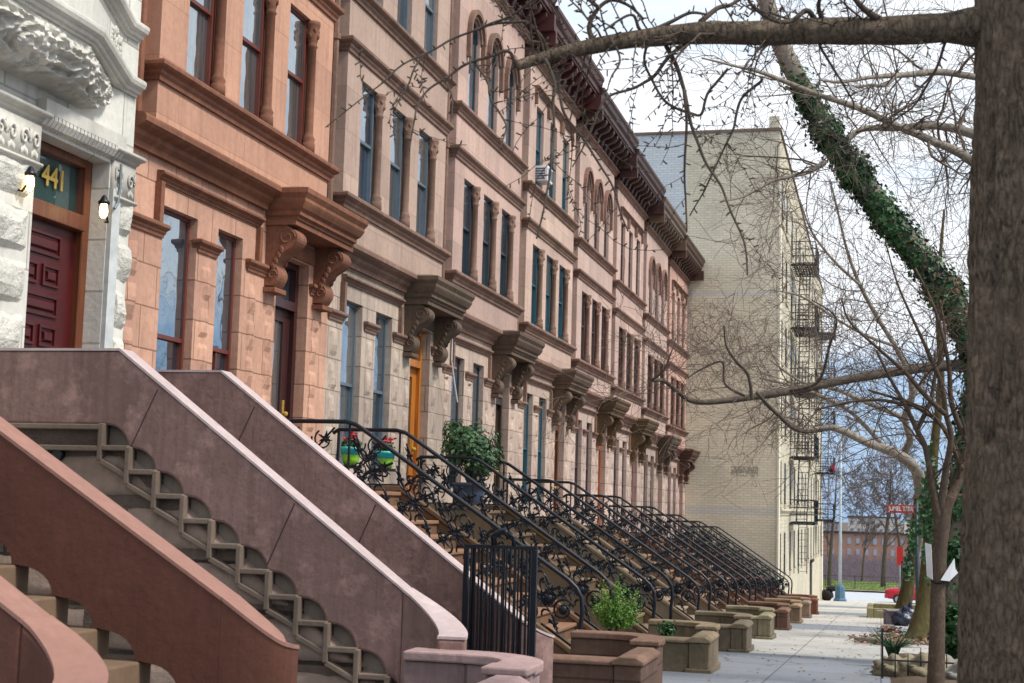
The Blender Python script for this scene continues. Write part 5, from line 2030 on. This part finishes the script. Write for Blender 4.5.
# low hoop fence
r = thing('pit_fence', (at(884, 676, 20.5).x, 20.5, ground(20.5)), 'low black iron fence with pointed bars around the tree pit', 'pit fence')
b = MB()
for i in range(5): b.tube([(-.02, -.5 + i * .4, 0), (-.02, -.5 + i * .4, .55)], [.015, .012], 5)
for i in range(9): b.tube([(-.02 + i * .16, -.5, 0), (-.02 + i * .16, -.5, .36 + .08 * (i % 2))], [.012, .005], 5)
b.tube([(-.02, -.5, .3), (-.02, 1.1, .3)], .012, 5); b.tube([(-.02, -.5, .26), (1.26, -.5, .26)], .012, 5)
b.build('railing', M['iron'], r)
# grass tuft and low shrubs in the pit
r = thing('pit_plant', (at(893, 655, 22.6).x, 22.6, ground(22.6)), 'dark tufted plant with narrow blades in the tree pit', 'plant')
b = MB()
for i in range(90):
    a = rg.uniform(0, 6.28); t = rg.uniform(.1, .3)
    b.tube([(0, 0, 0), (t * .4 * cos(a), t * .4 * sin(a), .3), (t * 1.6 * cos(a), t * 1.6 * sin(a), rg.uniform(.3, .6))], [.008, .007, .002], 3)
b.build('blade', M['ivy'], r)
for (x, y, Y, rz, n, lab) in ((955, 632, 23.4, .5, 900, 'leafy green shrub low between the slim young tree and the ginkgo trunk'),
                              (958, 552, 23.2, .36, 500, 'clump of glossy leaves higher up behind the paper notice')):
    p = at(x, y, Y)
    r = thing('evergreen_shrub', (p.x, Y, ground(Y)), lab, 'shrub')
    b = MB(); tuft(b, (0, 0, p.z - ground(Y)), .34, .34, rz, n, .085, rg, .4, .2); b.build('foliage', M['leaf'], r)
    MB().tube([(0, 0, -.1), (.03, 0, p.z - ground(Y))], [.03, .015], 6).build('stem', M['twig'], r)

# ------------------------------------------------------------------ signs, lamp post, car at the crossing
msteel = paint('galvanised', (150, 156, 160), .5, .2, .4)
mgreen = paint('sign_pole', (44, 66, 78), .5, .2)
SGY = 47.0
p0 = at(917, 600, SGY)
r = thing('street_name_sign', (p0.x, SGY, ground(SGY)), 'red street name sign on a dark pole reading JUMEL TERR', 'street sign')
top = at(915, 503, SGY).z - ground(SGY)
MB().tube([(0, 0, 0), (0, 0, top + .05)], .05, 8).build('pole', mgreen, r, True)
x0, x1 = at(887, 508, SGY).x - p0.x, at(915, 508, SGY).x - p0.x
zc = at(901, 509, SGY).z - ground(SGY)
mred = paint('sign_red', (176, 62, 44), .45, .15)
pl = MB().box(x0, x1 - .02, -.02, .02, zc - .125, zc + .125).build('name_plate', mred, r, bevel=.008)
lettering('JUMEL TERR', 'lettering', M['white'], pl, .19, Matrix.Translation(((x0 + x1) / 2, -.026, zc)) @ Matrix.Rotation(pi / 2, 4, 'X') @ Matrix.Scale(.72, 4, (1, 0, 0)))
r = thing('parking_sign', (at(911, 600, 58).x, 58, ground(58)), 'small white parking sign below the red street name sign', 'road sign')
z0, z1 = at(911, 534, 58).z - ground(58), at(911, 522, 58).z - ground(58)
MB().tube([(0, .03, 0), (0, .03, z1)], .03, 6).build('pole', msteel, r, True)
MB().box(-.24, .24, -.015, .0, z0, z1).build('plate', M['white'], r)
b = MB(); b.box(-.16, .16, -.02, -.0155, z1 - .16, z1 - .08); b.box(-.12, .12, -.02, -.0155, z0 + .08, z0 + .12)
b.build('lettering', mred, r)
r = thing('one_way_sign', (at(948, 600, 38).x, 38, ground(38)), 'white sign with a dark arrow behind the slim young tree fork', 'road sign')
zc = at(948, 484, 38).z - ground(38)
MB().tube([(0, .03, 0), (0, .03, zc + .2)], .03, 6).build('pole', msteel, r, True)
MB().box(-.3, .26, -.015, .0, zc - .16, zc + .16).build('plate', M['white'], r)
b = MB(); b.box(-.2, .1, -.02, -.016, zc - .02, zc + .02); b.quad((.1, -.018, zc - .06), (.19, -.018, zc), (.1, -.018, zc + .06))
b.build('arrow', M['black'], r)
r = thing('red_banner_sign', (at(900, 600, 75).x, 75, ground(75)), 'narrow red upright sign between the far tree trunks', 'road sign')
z0, z1 = at(900, 565, 75).z - ground(75), at(900, 547, 75).z - ground(75)
MB().tube([(0, .04, 0), (0, .04, z1)], .035, 6).build('pole', msteel, r, True)
MB().box(-.15, .15, -.015, .0, z0, z1).build('plate', paint('banner_red', (190, 40, 36), .5, .2), r)

LY = 99.0
p0 = at(840, 599, LY)
r = thing('lamp_post', (p0.x, LY, ground(LY)), 'slim pale grey lamp post with blue grey base at the corner', 'lamp post')
MB().lathe((0, 0, 0), [(.42, 0), (.42, .12), (.34, .2), (.3, .9), (.24, 1.02), (.12, 1.06)], 8).build('base', paint('lamp_base', (70, 104, 130), .6, .2), r)
b = MB(); b.tube([(0, 0, 1.0), (.01, 0, 5), (.03, 0, 10.6)], [.11, .09, .06], 8); b.build('pole', paint('lamp_pole', (176, 190, 204), .5, .2), r, True)
b = MB(); b.tube([(.03, 0, 10.5), (.4, -.2, 10.9), (1.2, -.5, 11.1), (2.0, -.8, 11.1)], .045, 6); b.build('arm', msteel, r, True)
b = MB(); b.ball((2.2, -.86, 11.06), .28, 10, (1.4, .7, .4)); b.build('lamp_head', msteel, r, True)

r = thing('trash_bag', (at(828, 598, 100).x, 100.2, ground(100)), 'black trash bag with a folded chair against the block corner', 'trash bag')
r['label'] = 'tilted black heap of trash bags at the far corner of the apartment block'
b = MB(); b.ball((-.05, 0, .34), .42, 14, (1, .8, .85), .4); b.build('sack', M['black'], r, True)
b = MB(); b.ball((.28, -.1, .78), .34, 12, (1.2, .6, .55), .4); b.build('upper_sack', M['black'], r, True)

# red sedan, tail towards us on the left
CY = 106.5
p0 = at(885, 597, CY)
gz = ground(CY) - .13
r = thing('parked_car', (p0.x, CY, gz), 'shiny red sedan crossing behind the tree trunks at the intersection', 'car')
mcar = paint('red_car_paint', (178, 22, 44), .22, .1, .1, 0, 2, .6)
cs = [(0, .42, .62), (.08, .36, .92), (.3, .32, 1.0), (.9, .30, 1.04), (1.3, .28, 1.06), (2.2, .27, 1.02), (3.2, .27, .98), (3.9, .3, .9), (4.4, .34, .8), (4.55, .42, .66)]
roof = [(.85, 1.02), (1.5, 1.38), (2.0, 1.45), (2.7, 1.42), (3.35, 1.0)]


def bodyloft(secs, halfw, inset=.06):
    b = MB()
    n = len(secs)
    for (x, z0, z1) in secs:
        tap = 1 - .12 * (abs(x - 2.28) / 2.28) ** 4
        h = halfw * tap
        zc_ = (z0 + z1) / 2
        ring = [(-h + .1, z0), (-h, z0 + .12), (-h, zc_ + .08), (-h + inset, z1), (h - inset, z1), (h, zc_ + .08), (h, z0 + .12), (h - .1, z0)]
        b.v += [(x, y, z) for y, z in ring]
    for i in range(n - 1):
        for k in range(8): b.f.append((i * 8 + k, (i + 1) * 8 + k, (i + 1) * 8 + (k + 1) % 8, i * 8 + (k + 1) % 8))
    b.f += [tuple(range(8)), tuple((n - 1) * 8 + k for k in range(8))]
    return b


bodyloft(cs, .88).build('body', mcar, r, True, bevel=0)
b = MB()
n = len(roof)
for (x, z) in roof:
    h = .66 if z > 1.2 else .78
    b.v += [(x, -h, z), (x, h, z), (x, .8, .98), (x, -.8, .98)]
for i in range(n - 1):
    for k in range(4): b.f.append((i * 4 + k, i * 4 + 4 + k, i * 4 + 4 + (k + 1) % 4, i * 4 + (k + 1) % 4))
b.f += [(0, 1, 2, 3), tuple((n - 1) * 4 + k for k in range(4))]
cb = b.build('cabin', mcar, r)
mcg = glass_mat('car_glass', (40, 46, 54), .45)
b = MB()
b.quad((1.02, -.776, 1.04), (1.5, -.69, 1.33), (2.0, -.685, 1.39), (2.0, -.776, 1.04)); b.quad((2.06, -.776, 1.04), (2.06, -.685, 1.39), (2.66, -.685, 1.36), (3.15, -.776, 1.04))
b.quad((.9, -.62, 1.07), (.9, .62, 1.07), (1.44, .56, 1.36), (1.44, -.56, 1.36))
b.build('glass', mcg, cb)
for x in (.85, 3.65):
    for s in (-1, 1):
        b = MB()
        b.prism([(x + .33 * cos(q * pi / 10), .32 + .33 * sin(q * pi / 10)) for q in range(20)], s * .70, s * .895)
        wq = b.build('wheel', M['black'], r)
        MB().prism([(x + .2 * cos(q * pi / 10), .32 + .2 * sin(q * pi / 10)) for q in range(20)], s * .896, s * .905).build('rim', msteel, wq)
for s in (-1, 1):
    MB().box(.0, .16, s * .62 - .16, s * .62 + .16, .68, .86).build('tail_light', paint('tail_red', (120, 10, 20), .2, .1), r, bevel=.03)
MB().box(-.04, .3, -.8, .8, .36, .56).build('bumper', mcar, r, bevel=.05)

# ------------------------------------------------------------------ across the valley
r = thing('brick_building', (-6, 384, -15), 'long orange brick building with white windows far beyond the park', 'building')
mob = stone('orange_brick', (170, 134, 118), .8, 1.05, None, streak=.1, bump=0)
x0, x1 = at(822, 555, 380).x, at(905, 555, 380).x
zb, zt = -15, at(870, 534, 380).z
MB().box(x0 + 6, x1 + 10, -4, 10, 0, zt + 15).build('wall', mob, r)
mpl = paint('pale_window', (150, 160, 176), .4, .1)
protow = None
for i in range(11):
    for k in range(3):
        xx, zz = x0 + 8 + i * 2.1, zt + 15 - 2.6 - k * 2.7
        q = MB().box(0, .9, -4.08, -4.0, 0, 1.5).build('window', mpl, r) if protow is None else protow.copy()
        if protow is None: protow = q
        else: COL.objects.link(q)
        q.location = (xx, 0, zz)
MB().box(x0 + 5.7, x1 + 10.3, -4.3, 10.3, zt + 15.01, zt + 15.5).build('roof', M['roof'], r)
for (xa, xb, ya, yb, Y, col, lab) in ((848, 900, 517, 545, 640, (196, 190, 184), 'long pale flat-roofed building on the far skyline above the brick one'),
                                      (800, 840, 522, 560, 700, (170, 160, 160), 'greyish building on the far skyline by the apartment block edge'),
                                      (905, 930, 512, 550, 720, (186, 182, 180), 'pale tower block on the far skyline right of the street name sign')):
    A, B = at(xa, ya, Y), at(xb, yb, Y)
    r = thing('distant_building', (A.x, Y, -20), lab, 'building', 'buildings on the far skyline')
    MB().box(0, B.x - A.x, 0, 20, 0, A.z + 20).build('wall', stone('far_wall', col, .9, 1.02, None, streak=0, bump=0), r)
    b = MB()
    nx_ = int((B.x - A.x) / 3)
    for i in range(nx_):
        for k in range(3): b.box(.9 + i * 3, 2.1 + i * 3, -.06, .0, A.z + 20 - 2.8 - k * 3.2, A.z + 20 - 1.4 - k * 3.2)
    b.build('window_band', paint('far_pane', (110, 120, 134), .5, .1), r)
    MB().box(-.3, B.x - A.x + .3, -.3, 20.3, A.z + 20.01, A.z + 20.5).build('roof', M['roof'], r)
# brushy slope between the park and the brick building
hill = MB()
nx, ny = 40, 14
for j in range(ny + 1):
    Y = 200 + 560 * j / ny
    for i in range(nx + 1):
        X = -160 + 320 * i / nx
        z = -15.2 + 3.6 * min(1, max(0, (Y - 240) / 110)) + (2.0 * min(1, max(0, (Y - 420) / 160)))
        hill.v.append((X, Y, z + .6 * noise.noise((X * .05, Y * .05, 0))))
for j in range(ny):
    for i in range(nx):
        a = j * (nx + 1) + i
        hill.f.append((a, a + 1, a + nx + 2, a + nx + 1))
tag(hill.build('hillside', stone('brush_earth', (116, 104, 104), streak=0, bump=0), None, True), kind='structure')
b = MB()
rg = random.Random(31)
for i in range(5200):
    Y = rg.uniform(185, 372)
    X = rg.uniform(-.07, .035) * Y
    z = -15.4 + 3.6 * min(1, max(0, (Y - 240) / 110))
    h = rg.uniform(2.0, 5.6) if Y < 340 else rg.uniform(1.5, 3.4)
    dx, dy = rg.gauss(0, .6), rg.gauss(0, .6)
    b.tube([(X, Y, z), (X + dx * .6, Y + dy * .5, z + h * .55), (X + dx * 1.8, Y + dy, z + h)], [.09, .06, .02], 3, False)
    for q in range(2):
        s = rg.uniform(.3, .7)
        b.tube([(X + dx * s, Y + dy * s, z + h * s), (X + dx * s + rg.gauss(0, .9), Y, z + h * (s + .3))], [.05, .015], 3, False)
tag(b.build('bare_brush', paint('brush_twigs', (120, 108, 114), .9, .35, bump=0, scale=.2)), 'grey bare brush and saplings covering the far slope below the brick building', 'brush', kind='stuff')

# bare park trees
def park_tree(pb, Y, h, rw, lab, seed, lean=0.):
    rg = random.Random(seed)
    p = at(pb[0], pb[1], Y)
    T = Tree('park_tree', (p.x, Y, ground(Y)), lab, 'bare park trees beyond the lawn', M['greyb'], M['fartwig'])
    base = Vector((p.x, Y, ground(Y)))
    pts = [base, base + Vector((lean * .2, 0, h * .2)), base + Vector((lean * .5, .2, h * .38)), base + Vector((lean, .2, h * .6)), base + Vector((lean * 1.2, 0, h * .85))]
    P, R = smooth_path(pts, [rw, rw * .8, rw * .7, rw * .4, rw * .1])
    T.trunk.tube(P, R, 8)
    side_shoots(T.twig, P, R, 11, rg, h * .42, 3, .45, .36, .97, kids=4, wig=.16, minr=.02, nseg=6)
    T.done()


park_tree((883, 584), 134, 13, .24, 'bare park tree left of the red sedan with an upright forked trunk', 1, .6)
park_tree((903, 585), 138, 12, .17, 'slender bare park tree behind the red upright sign', 2, -.8)
park_tree((829, 585), 131, 12, .2, 'dark bare park tree rising beside the apartment block corner', 3, .5)
park_tree((862, 584), 150, 9, .13, 'small bare park tree midway between the lamp post and the sedan', 4, .6)
# bare trees on the far side of the street, reflected in the parlour panes
for i, (x, y, lab) in enumerate(((12.2, 24, 'bare street tree across the road, nearest of three'), (12.6, 35, 'bare street tree across the road, middle of three'), (12.2, 47, 'bare street tree across the road, farthest of three'))):
    rg = random.Random(60 + i)
    T = Tree('street_tree', (x, y, ground(y) - .1), lab, 'bare trees across the road', M['greyb'], M['twig'])
    P, R = smooth_path([Vector((x, y, ground(y) - .1)), Vector((x + .1, y, ground(y) + 2)), Vector((x, y + .3, ground(y) + 5)), Vector((x + .4, y, ground(y) + 9)), Vector((x + .2, y, ground(y) + 12))], [.24, .2, .17, .1, .03])
    T.trunk.tube(P, R, 8)
    side_shoots(T.twig, P, [.09] * len(P), 14, rg, 4.6, 2, .4, .2, .97, kids=4, wig=.18, minr=.012)
    T.done()
# park railing
r = thing('park_fence', (at(855, 590, 126).x, 126, ground(126)), 'thin dark rail fence along the lawn edge', 'fence')
for i in range(-6, 9):
    MB().tube([(i * 2.4, 0, 0), (i * 2.4, 0, 1.1)], .03, 5).build('post', M['black'], r)
b = MB()
for z in (.5, 1.05): b.tube([(-15, 0, z), (20, 0, z)], .018, 4)
b.build('rail', M['black'], r)

# ------------------------------------------------------------------ render settings
scn.cycles.max_bounces = 6
scn.cycles.use_denoising = True
bpy.context.view_layer.update()
